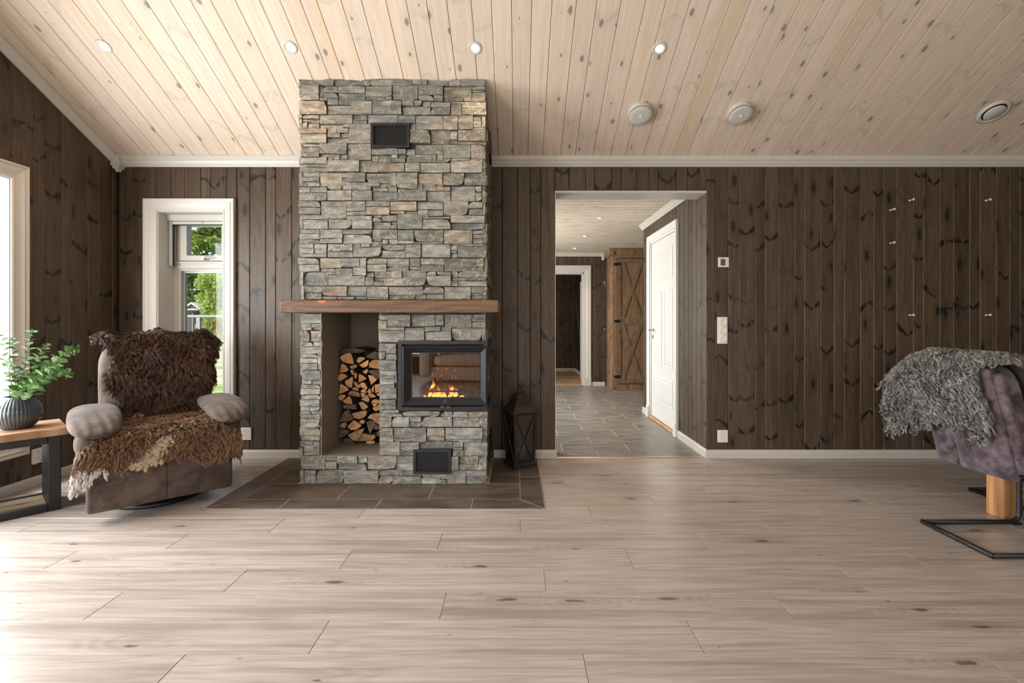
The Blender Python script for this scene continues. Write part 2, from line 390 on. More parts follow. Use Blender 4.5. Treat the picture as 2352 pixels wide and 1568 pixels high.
# --- back wall
bm = bmesh.new()
YB0, YB1 = D + 0.0185, D + 0.205
def wallbox(x0, x1, z0, z1): bm_box(bm, x0, x1, YB0, YB1, z0, z1)
wallbox(XL - 0.2, WIN[0], -0.02, 2.45); wallbox(WIN[0], WIN[1], -0.02, WIN[2]); wallbox(WIN[0], WIN[1], WIN[3], 2.45)
wallbox(WIN[1], DOOR[0], -0.02, 2.45); wallbox(DOOR[0], DOOR[1], DOOR[3], 2.45); wallbox(DOOR[1] + 0.012, XR + 0.2, -0.02, 2.45)
wall_back = struct('wall_back', bm, MT['wall_back_side'], 'dark brown stained pine board wall behind the stone fireplace', 'wall')
def pxX(p): return (p - VX) * D / F
seL = [274, 303.7, 333.9, 357, 393, 423.4, 460.6, 483.5, 520.8, 544.3, 573.6, 610, 633, 670, 700]
for p0, p1 in zip(seL, seL[1:]):
    x0, x1 = max(pxX(p0), XL), pxX(p1)
    spans = [(x0, x1)]
    for cut in (WIN[0], WIN[1]):
        spans = [q for s_ in spans for q in (((s_[0], cut), (cut, s_[1])) if s_[0] + 0.002 < cut < s_[1] - 0.002 else (s_,))]
    for s0, s1 in spans:
        L_, R_ = abs(s0 - x0) < 1e-6, abs(s1 - x1) < 1e-6
        if s0 > WIN[0] - 0.003 and s1 < WIN[1] + 0.003:
            board(wall_back, 'wall_board', s0, s1, WIN[3], 2.40, 'x', D, 0, MT['wall_x'], cl=L_, cr=R_)
            board(wall_back, 'wall_board', s0, s1, 0, WIN[2], 'x', D, 0, MT['wall_x'], cl=L_, cr=R_)
        else: board(wall_back, 'wall_board', s0, s1, 0, 2.40, 'x', D, 0, MT['wall_x'], cl=L_, cr=R_)
for p0, p1 in zip([1118, 1153.5, 1189, 1218, 1242], [1153.5, 1189, 1218, 1242, 1275]):
    board(wall_back, 'wall_board', pxX(p0), pxX(p1), 0, 2.40, 'x', D, 0, MT['wall_x'])
seD = [1275, 1307.5, 1345, 1366, 1405, 1427, 1462, 1492, 1512, 1553, 1579, 1607, 1622.6]
for i, (p0, p1) in enumerate(zip(seD, seD[1:])):
    board(wall_back, 'wall_board', pxX(p0), pxX(p1), DOOR[3], 2.40, 'x', D, 0, MT['wall_x'], cr=i < len(seD) - 2)
seR = [1622.6] + [1620 + q / 3.213 for q in (72,170,246,366,440,538,658,730,850,948,1024,1143,1241,1317,1413,1533,1608,1730,1830,1949,2027,2147,2245,2322)]
wd = [30.5, 23.5, 37.3]; 
while pxX(seR[-1]) < XR - 0.12: seR.append(seR[-1] + wd[len(seR) % 3])
for i, (p0, p1) in enumerate(zip(seR, seR[1:])):
    board(wall_back, 'wall_board', pxX(p0), pxX(p1), 0, 2.40, 'x', D, 0, MT['wall_x'], cl=i > 0)

# --- left wall
bm = bmesh.new()
def lw(y0, y1, z0, z1):
    bm_box(bm, XL - 0.205, XL - 0.0185, y0, y1, z0, z1)
TER = (-1.65, 0.55, 0.06, 2.10)   # terrace door opening in the left wall
lw(WIN2[1], D + 0.02, -0.02, 2.6); lw(WIN2[0], WIN2[1], -0.02, WIN2[2]); lw(WIN2[0], WIN2[1], WIN2[3], 2.6)
lw(TER[1], WIN2[0], -0.02, 2.6); lw(TER[0], TER[1], -0.02, TER[2]); lw(TER[0], TER[1], TER[3], 2.6); lw(YF - 0.2, TER[0], -0.02, 2.6)
bm_prism(bm, [(D + 0.02, 2.45), (YR, zceil(YR) + 0.05), (YF - 0.2, 2.45)], XL - 0.205, XL - 0.0185, lambda a, b, h: (h, a, b))
wall_left = struct('wall_left', bm, MT['wall_back_side'], 'dark brown pine board gable wall with the white framed window', 'wall')
seY = [F * -XL / (VX - p) for p in (274, 259, 226.5, 202, 166.3, 140.8, 106.1, 77.6, 29.6)]
seY[0] = D
i = 0
while seY[-1] > YF + 0.15: seY.append(seY[-1] - (0.107, 0.131, 0.083)[i % 3]); i += 1
for y1, y0 in zip(seY, seY[1:]):
    spans = [(y0, y1)]
    for cut in (WIN2[0], WIN2[1], TER[0], TER[1], YR):
        spans = [q for s_ in spans for q in (((s_[0], cut), (cut, s_[1])) if s_[0] + 0.002 < cut < s_[1] - 0.002 else (s_,))]
    for s0, s1 in spans:
        L_, R_ = abs(s0 - y0) < 1e-6, abs(s1 - y1) < 1e-6
        za, zb = zceil(s0) - 0.004, zceil(s1) - 0.004
        hole = None
        for h_ in (WIN2, TER):
            if s0 > h_[0] - 0.003 and s1 < h_[1] + 0.003: hole = h_
        kw = dict(cl=L_, cr=R_)
        if hole:
            board(wall_left, 'wall_board', s0, s1, hole[3], za, 'y', XL, 1, MT['wall_y'], z1b=zb, **kw)
            board(wall_left, 'wall_board', s0, s1, 0, hole[2], 'y', XL, 1, MT['wall_y'], **kw)
        else: board(wall_left, 'wall_board', s0, s1, 0, za, 'y', XL, 1, MT['wall_y'], z1b=zb, **kw)

# --- right wall and the wall behind the camera
bm = bmesh.new(); bm_box(bm, XR, XR + 0.2, YF, D + 0.02, -0.02, 2.45)
bm_prism(bm, [(D + 0.02, 2.45), (YR, zceil(YR) + 0.05), (YF, 2.45)], XR, XR + 0.2, lambda a, b, h: (h, a, b))
wall_right = struct('wall_right', bm, MT['wall_back_side'], 'dark brown pine gable wall on the dining side', 'wall')
yy_ = D; i = 0
while yy_ > YF + 0.05:
    y0 = max(YF, yy_ - (0.107, 0.131, 0.083)[i % 3]); i += 1
    for s0, s1 in ([(y0, yy_)] if not (y0 + 0.002 < YR < yy_ - 0.002) else [(y0, YR), (YR, yy_)]):
        board(wall_right, 'wall_board', s0, s1, 0, zceil(s0) - 0.004, 'y', XR - 0.019, -1, MT['wall_y'], z1b=zceil(s1) - 0.004)
    yy_ = y0
bm = bmesh.new()
def fw(x0, x1, z0, z1): bm_box(bm, x0, x1, YF - 0.2, YF, z0, z1)
FW = [(-2.6, -0.2), (1.0, 3.4)]
fw(XL - 0.2, FW[0][0], -0.02, 2.5); fw(FW[0][1], FW[1][0], -0.02, 2.5); fw(FW[1][1], XR + 0.2, -0.02, 2.5)
for a_, b_ in FW: fw(a_, b_, -0.02, 0.35); fw(a_, b_, 2.35, 2.5)
struct('wall_front', bm, MT['wall_x'], 'dark brown pine wall with two wide windows behind the camera', 'wall')

# --- ceiling: whitewashed boards running up the slope
bm = bmesh.new()
for (y0, y1) in ((D + 0.2, YR), (YF - 0.2, YR)):
    z0 = zceil(y0) + 0.0165; z1 = zceil(y1) + 0.0165
    bm_prism(bm, [(y0, z0), (y1, z1), (y1, z1 + 0.12), (y0, z0 + 0.12)], XL - 0.2, XR + 0.2, lambda a, b, h: (h, a, b))
ceiling = struct('ceiling', bm, MT['wall_back_side'], 'sloping whitewashed pine board ceiling', 'ceiling')
xs = [XL]; wl = [0.118, 0.142, 0.095, 0.118, 0.142, 0.118]; rc = random.Random(11)
while xs[-1] < XR: xs.append(xs[-1] + rc.choice(wl))
for x0, x1 in zip(xs, xs[1:]):
    x1 = min(x1, XR); g = 0.0013; ch = 0.0025; t = 0.016
    prof = [(x0 + g, t), (x0 + g, ch), (x0 + g + ch, 0), (x1 - g - ch, 0), (x1 - g, ch), (x1 - g, t)]
    bm = bmesh.new()
    bm_prism(bm, prof, D, YR, lambda a, b, h: (a, h, zceil(h) + b))
    obj('ceiling_board', bm, MT['ceil'], ceiling, origin=((x0 + x1) / 2, 3.2, zceil(3.2)))
for k in range(30):      # the slope behind the camera, in broad boards
    x0 = XL + k*(XR-XL)/30; x1 = x0 + (XR-XL)/30; bm = bmesh.new()
    bm_prism(bm, [(x0+0.001, 0.0), (x1-0.001, 0.0), (x1-0.001, 0.015), (x0+0.001, 0.015)], YR, YF, lambda a, b, h: (a, h, zceil(h) + b))
    obj('ceiling_board', bm, MT['ceil'], ceiling, origin=((x0 + x1) / 2, -1.5, zceil(-1.5)))
# nail rows in the ceiling boards: small dark heads, two to a board
bm = bmesh.new()
for yy in (3.345, 2.93):
    for x0, x1 in zip(xs, xs[1:]):
        for q in (0.3, 0.7):
            x = x0 + (x1 - x0) * q
            if x > 4.2 or (FX0 - 0.05 < x < FX1 + 0.05 and yy > FY - 0.02): continue
            z = zceil(yy) - 0.0012
            v = [bm.verts.new((x + 0.0022 * math.cos(k), yy + 0.0022 * math.sin(k), z)) for k in (0.3, 1.87, 3.44, 5.0)]
            w2 = [bm.verts.new((q_.co.x, q_.co.y, z + 0.003)) for q_ in v]
            bm.faces.new(v[::-1])
            for k in range(4): bm.faces.new((v[k], v[(k+1) % 4], w2[(k+1) % 4], w2[k]))
tag(obj('nail_heads', bm, MT['barn_d'], ceiling), kind='stuff')

# --- floor: laminate planks in running rows
bm = bmesh.new(); bm_box(bm, XL - 0.2, XR + 0.2, YF - 0.2, D + 0.03, -0.06, -0.0105)
floor = struct('floor', bm, MT['hole'], 'pale grey-beige oak plank floor of the living room', 'floor')
RW = 0.1837; PL = 1.315
k0 = math.floor((YF - 1.6007) / RW)
for k in range(k0, 14):
    y0 = 1.6007 - RW + k * RW; y1 = y0 + RW
    if y0 > D: break
    y1 = min(y1, D + 0.02)
    off = (0.22 + 0.405 * k) % PL
    x = XL - PL + ((off - XL) % PL)
    while x < XR:
        a0, a1 = max(x, XL), min(x + PL, XR)
        if a1 - a0 > 0.03 and not (y1 < -1.5 and False):
            bm = bmesh.new(); g = 0.0007; c = 0.0016
            p = [(a0 + g, y0 + g), (a1 - g, y0 + g), (a1 - g, y1 - g), (a0 + g, y1 - g)]
            q = [(a0 + g + c, y0 + g + c * 0.6), (a1 - g - c, y0 + g + c * 0.6), (a1 - g - c, y1 - g - c * 0.6), (a0 + g + c, y1 - g - c * 0.6)]
            lo = [bm.verts.new((*u, -0.010)) for u in p]; mi = [bm.verts.new((*u, -0.0012)) for u in p]; hi = [bm.verts.new((*u, 0)) for u in q]
            bm.faces.new(hi); bm.faces.new(lo[::-1])
            for i in range(4):
                bm.faces.new((lo[i], lo[(i+1) % 4], mi[(i+1) % 4], mi[i])); bm.faces.new((mi[i], mi[(i+1) % 4], hi[(i+1) % 4], hi[i]))
            obj('plank', bm, MT['floor'], floor, origin=((a0+a1)/2, (y0+y1)/2, 0))
        x += PL

# --- tiled hearth let into the floor
def tile(parent, poly, z1, mat, z0=0.0, c=0.0015, name='tile'):
    bm = bmesh.new(); n = len(poly)
    cx = sum(p[0] for p in poly)/n; cy = sum(p[1] for p in poly)/n
    sh = lambda p, d: (p[0] + (cx - p[0]) * d / max(0.05, abs(cx - p[0]) + abs(cy - p[1])), p[1] + (cy - p[1]) * d / max(0.05, abs(cx - p[0]) + abs(cy - p[1])))
    lo = [bm.verts.new((*p, z0)) for p in poly]; mi = [bm.verts.new((*p, z1 - c)) for p in poly]; hi = [bm.verts.new((*sh(p, c * 2), z1)) for p in poly]
    bm.faces.new(hi); bm.faces.new(lo[::-1])
    for i in range(n):
        bm.faces.new((lo[i], lo[(i+1) % n], mi[(i+1) % n], mi[i])); bm.faces.new((mi[i], mi[(i+1) % n], hi[(i+1) % n], hi[i]))
    return obj(name, bm, mat, parent, origin=(cx, cy, 0))
HX0, HX1, HY0 = -1.835, 0.1635, 2.838
IX0, IX1, IY0 = HX0 + 0.143, HX1 - 0.143, HY0 + 0.145
bm = bmesh.new(); bm_box(bm, HX0, HX1, HY0, D - 0.001, 0.0003, 0.0030)
hearth = struct('floor_hearth', bm, MT['grout'], 'dark slate tiled hearth in front of the fireplace', 'hearth')
G = 0.0016; HT = 0.0042
def rt(x0, x1, y0, y1): tile(hearth, [(x0+G, y0+G), (x1-G, y0+G), (x1-G, y1-G), (x0+G, y1-G)], HT, MT['hearth'], 0.001)
tile(hearth, [(HX0+G*2.4, HY0), (-1.40-G, HY0), (-1.40-G, IY0-G), (IX0+G, IY0-G)], HT, MT['hearth'], 0.001)
rt(-1.40, -0.834, HY0-G, IY0); rt(-0.834, -0.27, HY0-G, IY0)
tile(hearth, [(-0.27+G, HY0), (HX1-G*2.4, HY0), (IX1-G, IY0-G), (-0.27+G, IY0-G)], HT, MT['hearth'], 0.001)
tile(hearth, [(HX1-G, HY0+G*2.4), (HX1-G, 3.41-G), (IX1+G, 3.41-G), (IX1+G, IY0+G)], HT, MT['hearth'], 0.001)
rt(IX1, HX1, 3.41, D - 0.02)
tile(hearth, [(HX0+G, HY0+G*2.4), (IX0-G, IY0+G), (IX0-G, 3.38-G), (HX0+G, 3.38-G)], HT, MT['hearth'], 0.001)
rt(HX0, IX0, 3.38, D - 0.02)
for a, b in ((IX0, -1.113), (-1.113, -0.55), (-0.55, IX1)): rt(a, b, IY0, 3.268)
rt(IX0, FX0 - 0.02, 3.268, 3.60); rt(IX0, FX0 - 0.02, 3.60, D - 0.02)
rt(FX1 + 0.02, IX1, 3.268, D - 0.02)

# --- cornices and baseboards
def extrude_profile(name, prof, p0, p1, fn, mat, label, parent=None):
    bm = bmesh.new(); bm_prism(bm, prof, p0, p1, fn)
    o = obj(name, bm, mat, parent)
    return tag(o, label, 'trim', kind='structure') if parent is None else o
CP = [(0, 2.343), (0.010, 2.343), (0.014, 2.349), (0.014, 2.354), (0.020, 2.356), (0.030, 2.368), (0.036, 2.380), (0.040, 2.385), (0.046, 2.387), (0.046, 2.4225), (0, 2.4015)]
fcorn = lambda a, b, h: (h, D - a, b)
extrude_profile('trim_1', CP, XL + 0.03, FX0 - 0.004, fcorn, MT['white'], 'white cornice along the back wall above the small window')
extrude_profile('trim_2', CP, FX1 + 0.004, XR, fcorn, MT['white'], 'long white cornice along the back wall right of the fireplace')
RPf = [(0, -0.072), (0.010, -0.072), (0.014, -0.064), (0.018, -0.050), (0.026, -0.042), (0.034, -0.028), (0.042, -0.022), (0.044, -0.002), (0, -0.002)]
extrude_profile('trim_3', RPf, D - 0.03, YR, lambda a, b, h: (XL + a, h, zceil(h) + b), MT['white'], 'white raking cornice climbing the left gable wall')
bm = bmesh.new()   # turned corner block where the cornices meet
cxp, cyp = XL + 0.038, D - 0.038
def cblock(h0, z0, h1, z1):
    lo = [bm.verts.new((cxp + sx*h0, cyp + sy*h0, z0)) for sx, sy in ((-1,-1),(1,-1),(1,1),(-1,1))]; hi = [bm.verts.new((cxp + sx*h1, cyp + sy*h1, z1)) for sx, sy in ((-1,-1),(1,-1),(1,1),(-1,1))]
    bm.faces.new(lo[::-1]); bm.faces.new(hi)
    for i in range(4): bm.faces.new((lo[i], lo[(i+1) % 4], hi[(i+1) % 4], hi[i]))
cblock(0.013, 2.292, 0.014, 2.306); cblock(0.014, 2.306, 0.022, 2.318); cblock(0.028, 2.318, 0.028, 2.327); cblock(0.024, 2.327, 0.037, 2.345); cblock(0.037, 2.345, 0.033, 2.360); cblock(0.027, 2.360, 0.027, 2.424)
struct('trim_4', bm, MT['white'], 'white stepped corner block where the two cornices meet', 'trim')
BP = [(0, 0), (0.015, 0), (0.015, 0.020), (0.012, 0.0225), (0.0135, 0.025), (0.0135, 0.050), (0.010, 0.058), (0.006, 0.064), (0, 0.066)]
fb = lambda a, b, h: (h, D - a, b + 0.0)
extrude_profile('baseboard_back_left', BP, XL, FX0 - 0.02, fb, MT['white'], 'white baseboard between recliner and fireplace')
extrude_profile('baseboard_back_middle', BP, FX1 + 0.02, DOOR[0] + 0.012, fb, MT['white'], 'white baseboard behind the lantern')
extrude_profile('baseboard_back_right', BP, DOOR[1], XR, fb, MT['white'], 'white baseboard along the back wall right of the doorway')
extrude_profile('baseboard_left', BP, YF, D, lambda a, b, h: (XL + a, h, b), MT['white'], 'white baseboard along the left wall behind the side table')

# --- mouldings around openings
CAS = [(0, 0.0), (0, 0.013), (0.010, 0.017), (0.014, 0.013), (0.030, 0.015), (0.048, 0.021), (0.066, 0.030), (0.070, 0.025), (0.078, 0.027), (0.088, 0.034), (0.096, 0.032), (0.096, 0.0)]
def casing(parent, name, a0, a1, z0, z1, fn, mat, prof=CAS, closed=True):
    bm = bmesh.new(); rings = []
    for o_, p in prof:
        if closed: q = [(a0-o_, z0-o_), (a0-o_, z1+o_), (a1+o_, z1+o_), (a1+o_, z0-o_)]
        else: q = [(a0-o_, z0), (a0-o_, z1+o_), (a1+o_, z1+o_), (a1+o_, z0)]
        rings.append([bm.verts.new(fn(a, z, p)) for a, z in q])
    n = 4 if closed else 3
    for r0, r1 in zip(rings, rings[1:]):
        for i in range(n): bm.faces.new((r0[i], r0[(i+1) % 4], r1[(i+1) % 4], r1[i]))
    if not closed:
        bm.faces.new([r[0] for r in rings]); bm.faces.new([r[3] for r in rings][::-1])
    return obj(name, bm, mat, parent)
def ring_box(bm, a0, a1, z0, z1, w, y0, y1, fn, wb=None, wt=None):
    """rectangular frame made of four bars"""
    wb = w if wb is None else wb; wt = w if wt is None else wt
    for (p, q, r, s) in ((a0, a0+w, z0, z1), (a1-w, a1, z0, z1), (a0+w, a1-w, z0, z0+wb), (a0+w, a1-w, z1-wt, z1)):
        c = [fn(x, y, z) for x, y, z in ((p,y0,r),(q,y0,r),(q,y1,r),(p,y1,r),(p,y0,s),(q,y0,s),(q,y1,s),(p,y1,s))]
        v = [bm.verts.new(u) for u in c]
        for f_ in ((0,3,2,1),(4,5,6,7),(0,1,5,4),(1,2,6,5),(2,3,7,6),(3,0,4,7)): bm.faces.new([v[i] for i in f_])

# window in the back wall
bm = bmesh.new()
ring_box(bm, WIN[0], WIN[1], WIN[2], WIN[3], 0.008, D - 0.004, D + 0.18, lambda x, y, z: (x, y, z))
win1 = struct('window_1', bm, MT['white'], 'narrow white two-light window in the back wall behind the recliner', 'window')
casing(win1, 'casing', WIN[0], WIN[1], WIN[2], WIN[3], lambda a, z, p: (a, D - p, z), MT['white'])
WF = D + 0.18
bm = bmesh.new(); ring_box(bm, WIN[0], WIN[1], WIN[2], WIN[3], 0.042, WF, WF + 0.08, lambda x, y, z: (x, y, z)); obj('frame', bm, MT['white'], win1)
bm = bmesh.new(); bm_box(bm, WIN[0]+0.03, WIN[1]-0.03, WF - 0.012, WF + 0.08, 1.543, 1.605, bev=0.004); bm_box(bm, WIN[0]+0.02, WIN[1]-0.02, WF - 0.020, WF + 0.01, 1.585, 1.602); obj('transom', bm, MT['white'], win1)
bm = bmesh.new(); ring_box(bm, WIN[0]+0.050, WIN[1]-0.050, 1.609, 1.938, 0.070, WF - 0.014, WF + 0.05, lambda x, y, z: (x, y, z), wb=0.044, wt=0.036)
sash = obj('sash', bm, MT['white'], win1)
bm = bmesh.new(); bm_box(bm, WIN[0]+0.118, WIN[1]-0.118, WF + 0.025, WF + 0.029, 1.650, 1.905); obj('pane', bm, MT['glass'], win1)
bm = bmesh.new(); ring_box(bm, WIN[0]+0.040, WIN[1]-0.040, WIN[2]+0.04, 1.545, 0.020, WF + 0.002, WF + 0.03, lambda x, y, z: (x, y, z)); obj('bead', bm, MT['white'], win1)
bm = bmesh.new(); ring_box(bm, WIN[0]+0.060, WIN[1]-0.060, WIN[2]+0.06, 1.527, 0.016, WF + 0.028, WF + 0.06, lambda x, y, z: (x, y, z)); obj('spacer', bm, MT['chrome'], win1)
bm = bmesh.new(); bm_box(bm, WIN[0]+0.060, WIN[1]-0.060, WF + 0.032, WF + 0.036, WIN[2]+0.06, 1.527); obj('pane', bm, MT['glass'], win1)
bm = bmesh.new(); bm_box(bm, -2.632, -2.590, WF - 0.030, WF - 0.014, 1.614, 1.634, bev=0.004); bm_lathe(bm, [(0.0001,-0.034),(0.008,-0.034),(0.010,-0.010),(0.010,0)], 12, (-2.615, WF - 0.02, 1.624), Matrix.Rotation(math.radians(-90), 4, 'X'))
bm_tube(bm, [(-2.615, WF-0.046, 1.624), (-2.59, WF-0.05, 1.630), (-2.545, WF-0.05, 1.631)], 0.006, 8); tag(obj('handle', bm, MT['chrome'], sash, smooth=False), 'brushed metal window handle')
# roller blind fitted into the window reveal
rb = thing('roller_blind', 'white blind cassette with side rail at the top of the narrow window', 'blind', (-2.63, 4.0, 1.93))
bm = bmesh.new(); bm_prism(bm, [(3.985, 1.978), (3.985, 1.945), (3.995, 1.930), (4.045, 1.930), (4.045, 1.978)], WIN[0]+0.010, WIN[1]-0.010, lambda a, b, h: (h, a, b)); obj('cassette', bm, MT['white'], rb)
for x0 in (WIN[0]+0.012, WIN[1]-0.044):
    boxo('side_rail', (x0, x0+0.032, 4.005, 4.045, 1.560, 1.930), MT['white'], rb, bev=0.003)
boxo('bottom_bar', (WIN[0]+0.046, WIN[1]-0.046, 4.005, 4.030, 1.903, 1.928), MT['white'], rb, bev=0.003)
boxo('seal', (WIN[0]+0.046, WIN[1]-0.046, 4.006, 4.028, 1.897, 1.902), MT['black'], rb)
boxo('seal', (WIN[0]+0.0445, WIN[0]+0.0485, 4.003, 4.030, 1.560, 1.900), MT['black'], rb)
bm = bmesh.new(); bm_prism(bm, [(3.992,1.918),(3.992,1.914),(4.006,1.906),(4.006,1.922)], -2.665, -2.600, lambda a, b, h: (h, a, b)); obj('pull_tab', bm, MT['plastic'], rb)

# window in the left wall
fnl = lambda a, z, p: (XL + p, a, z)
bm = bmesh.new(); ring_box(bm, WIN2[0], WIN2[1], WIN2[2], WIN2[3], 0.008, -0.004, 0.19, lambda a, d, z: (XL - d, a, z))
win2 = struct('window_2', bm, MT['white'], 'tall white framed window in the left wall behind the plant', 'window')
casing(win2, 'casing', WIN2[0], WIN2[1], WIN2[2], WIN2[3], fnl, MT['white'])
bm = bmesh.new(); ring_box(bm, WIN2[0], WIN2[1], WIN2[2], WIN2[3], 0.05, 0.19, 0.25, lambda a, d, z: (XL - d, a, z)); obj('frame', bm, MT['white'], win2)
bm = bmesh.new(); bm_box(bm, XL - 0.222, XL - 0.218, WIN2[0]+0.05, WIN2[1]-0.05, WIN2[2]+0.05, WIN2[3]-0.05); obj('pane', bm, MT['glass'], win2)
# bead chain of its blind
bm = bmesh.new()
zz = 1.32; k = 0
while zz > 1.02:
    for dy in (0, 0.018):
        bm_lathe(bm, [(0.0001,-0.0022),(0.0019,-0.0011),(0.0019,0.0011),(0.0001,0.0022)], 6, (XL - 0.03 - 0.05*(1.32-zz)*0, 2.985 + dy, zz))
    zz -= 0.008
for dy in (0, 0.018): bm_tube(bm, [(XL-0.03, 2.985+dy, 1.95), (XL-0.03, 2.985+dy, 1.02)], 0.0006, 5)
tag(obj('bead_chain', bm, MT['plastic']), 'white bead pull chain hanging in the left window', 'chain')
# terrace door and front windows (behind the camera)
bm = bmesh.new(); ring_box(bm, TER[0], TER[1], TER[2], TER[3], 0.06, 0.0, 0.20, lambda a, d, z: (XL - d, a, z)); bm_box(bm, XL-0.2, XL, -0.62, -0.48, TER[2], TER[3])
struct('window_3', bm, MT['white'], 'white framed glazed terrace door in the left wall', 'window')
for i, (a_, b_) in enumerate(FW):
    bm = bmesh.new(); ring_box(bm, a_, b_, 0.35, 2.35, 0.06, YF-0.2, YF+0.01, lambda x, y, z: (x, y, z)); bm_box(bm, (a_+b_)/2-0.05, (a_+b_)/2+0.05, YF-0.2, YF, 0.4, 2.3)
    struct('window_%d' % (4+i), bm, MT['white'], ('wide white framed window behind the camera, nearer the left wall', 'wide white framed window behind the camera, nearer the dining side')[i], 'window')

# ------------------------------------------------------------------ hall beyond the doorway
HZ = 2.262; HB = 8.235; HXL, HXR = -1.2, 3.2; HE = 5.836
# white head lining of the doorway
bm = bmesh.new(); bm_box(bm, DOOR[0], DOOR[1], D - 0.006, D + 0.213, DOOR[3] - 0.018, DOOR[3], bev=0.0015)
struct('trim_5', bm, MT['white'], 'white board lining the top of the hall doorway', 'trim')
bm = bmesh.new(); bm_box(bm, DOOR[0]-0.001, DOOR[0]+0.004, D - 0.003, D + 0.212, 0.066, DOOR[3]-0.018)
struct('trim_6', bm, MT['white'], 'pale edge strip on the fireplace side of the doorway', 'trim')
# hall right wall (with the doorway reveal)
DR = (4.645, 5.545, 0.0, 2.000)
bm = bmesh.new()
def hw(y0, y1, z0, z1): bm_box(bm, DOOR[1]+0.0185, DOOR[1]+0.12, y0, y1, z0, z1)
hw(D + 0.02, DR[0], -0.02, 2.5); hw(DR[0], DR[1], DR[3], 2.5); hw(DR[1], HE, -0.02, 2.5)
bm_box(bm, DOOR[1]+0.12, HXR, HE-0.12, HE, -0.02, 2.5)
whr = struct('wall_hall_right', bm, MT['wall_back_side'], 'pine board hall wall around the white door', 'wall')
ys = [D + 0.001, D + 0.105, D + 0.213]; i = 0
while ys[-1] < HE - 0.09: ys.append(min(HE, ys[-1] + (0.107, 0.083, 0.131)[i % 3])); i += 1
ys[-1] = HE
for y0, y1 in zip(ys, ys[1:]):
    top = DOOR[3] - 0.018 if y1 < D + 0.22 else HZ
    for s0, s1 in [q for q in ([(y0, y1)] if not any(y0 < c < y1 for c in DR[:2]) else [(y0, c) for c in DR[:2] if y0 < c < y1] + [(c, y1) for c in DR[:2] if y0 < c < y1])]:
        if s1 - s0 < 0.004: continue
        if s0 >= DR[0] - 1e-6 and s1 <= DR[1] + 1e-6: board(whr, 'wall_board', s0, s1, DR[3], top, 'y', DOOR[1], -1, MT['wall_y'])
        else: board(whr, 'wall_board', s0, s1, 0, top, 'y', DOOR[1], -1, MT['wall_y'])
# hall back wall with its own doorway
D2 = (0.24, 1.139, 0.0, 1.925)
bm = bmesh.new()
def hb(x0, x1, z0, z1): bm_box(bm, x0, x1, HB + 0.0185, HB + 0.16, z0, z1)
hb(HXL-0.1, D2[0], -0.02, 2.4); hb(D2[0], D2[1], D2[3], 2.4); hb(D2[1], HXR + 0.1, -0.02, 2.4)
whb = struct('wall_hall_back', bm, MT['wall_back_side'], 'dark pine wall at the far end of the hall', 'wall')
x = 0.05; i = 0
while x < 1.75:
    x1 = x + (0.107, 0.131, 0.083)[i % 3]; i += 1
    for s0, s1 in ([(x, x1)] if not any(x < c < x1 for c in D2[:2]) else [(x, c) for c in D2[:2] if x < c < x1] + [(c, x1) for c in D2[:2] if x < c < x1]):
        inside = s0 >= D2[0] - 1e-6 and s1 <= D2[1] + 1e-6
        board(whb, 'wall_board', s0, s1, D2[3] if inside else 0, HZ, 'x', HB, 0, MT['wall_x'])
    x = x1
CAS2 = [(0, 0.0), (0, 0.012), (0.04, 0.016), (0.06, 0.024), (0.11, 0.030), (0.122, 0.028), (0.122, 0.0)]
trim7 = casing(None, 'trim_7', D2[0], D2[1], 0.0, D2[3], lambda a, z, p: (a, HB - p, z), MT['white'], CAS2, closed=False)
tag(trim7, 'white moulded surround of the far hall doorway', 'trim', kind='structure')
for xx in (D2[0]-0.126, D2[1]-0.002): boxo('plinth_block', (xx, xx+0.128, HB-0.036, HB-0.001, 0, 0.14), MT['white'], trim7, bev=0.003)
boxo('jamb', (D2[0]-0.002, D2[0]+0.02, HB, HB+0.16, 0, D2[3]), MT['white'], trim7); boxo('jamb', (D2[1]-0.02, D2[1]+0.002, HB, HB+0.16, 0, D2[3]), MT['white'], trim7); boxo('jamb', (D2[0], D2[1], HB, HB+0.16, D2[3]-0.02, D2[3]+0.002), MT['white'], trim7)
boxo('strike_plate', (D2[1]-0.0215, D2[1]-0.0195, HB+0.04, HB+0.065, 0.99, 1.09), MT['chrome'], trim7)
tr = struct('trim_8', (lambda b: (bm_box(b, D2[0], D2[1], HB-0.01, HB+0.17, 0, 0.014, bev=0.004), b)[1])(bmesh.new()), MT['oak'], 'wooden threshold of the far hall doorway', 'threshold')
# far room
bm = bmesh.new(); bm_box(bm, -1.2, 1.285, 10.67, 10.8, -0.02, 2.4); wfr = struct('wall_far', bm, MT['wall_back_side'], 'dark pine wall of the room seen through the far doorway', 'wall')
x = 0.0; i = 0
while x < 1.285:
    x1 = min(1.285, x + (0.131, 0.107, 0.083)[i % 3]); i += 1
    board(wfr, 'wall_board', x, x1, 0, 2.3, 'x', 10.65, 0, MT['wall_x']); x = x1
bm = bmesh.new(); bm_box(bm, 1.285, 1.40, HB+0.16, 10.8, -0.02, 2.4); struct('wall_far_right', bm, MT['wall_y'], 'dark pine side wall of the far room', 'wall')
bm = bmesh.new(); bm_box(bm, -1.3, -1.2, 8.4, 10.8, -0.02, 2.4); struct('wall_far_left', bm, MT['wall_y'], 'far room wall out of sight on the left', 'wall')
bm = bmesh.new(); bm_box(bm, -1.3, 1.4, HB+0.0, 10.8, 2.30, 2.4); struct('ceiling_far', bm, MT['ceil_h'], 'ceiling of the far room', 'ceiling')
bm = bmesh.new(); bm_box(bm, -1.2, 1.3, HB+0.001, 10.7, -0.03, 0.0); ff = struct('floor_far', bm, MT['farfloor'], 'warm brown plank floor of the far room', 'floor')
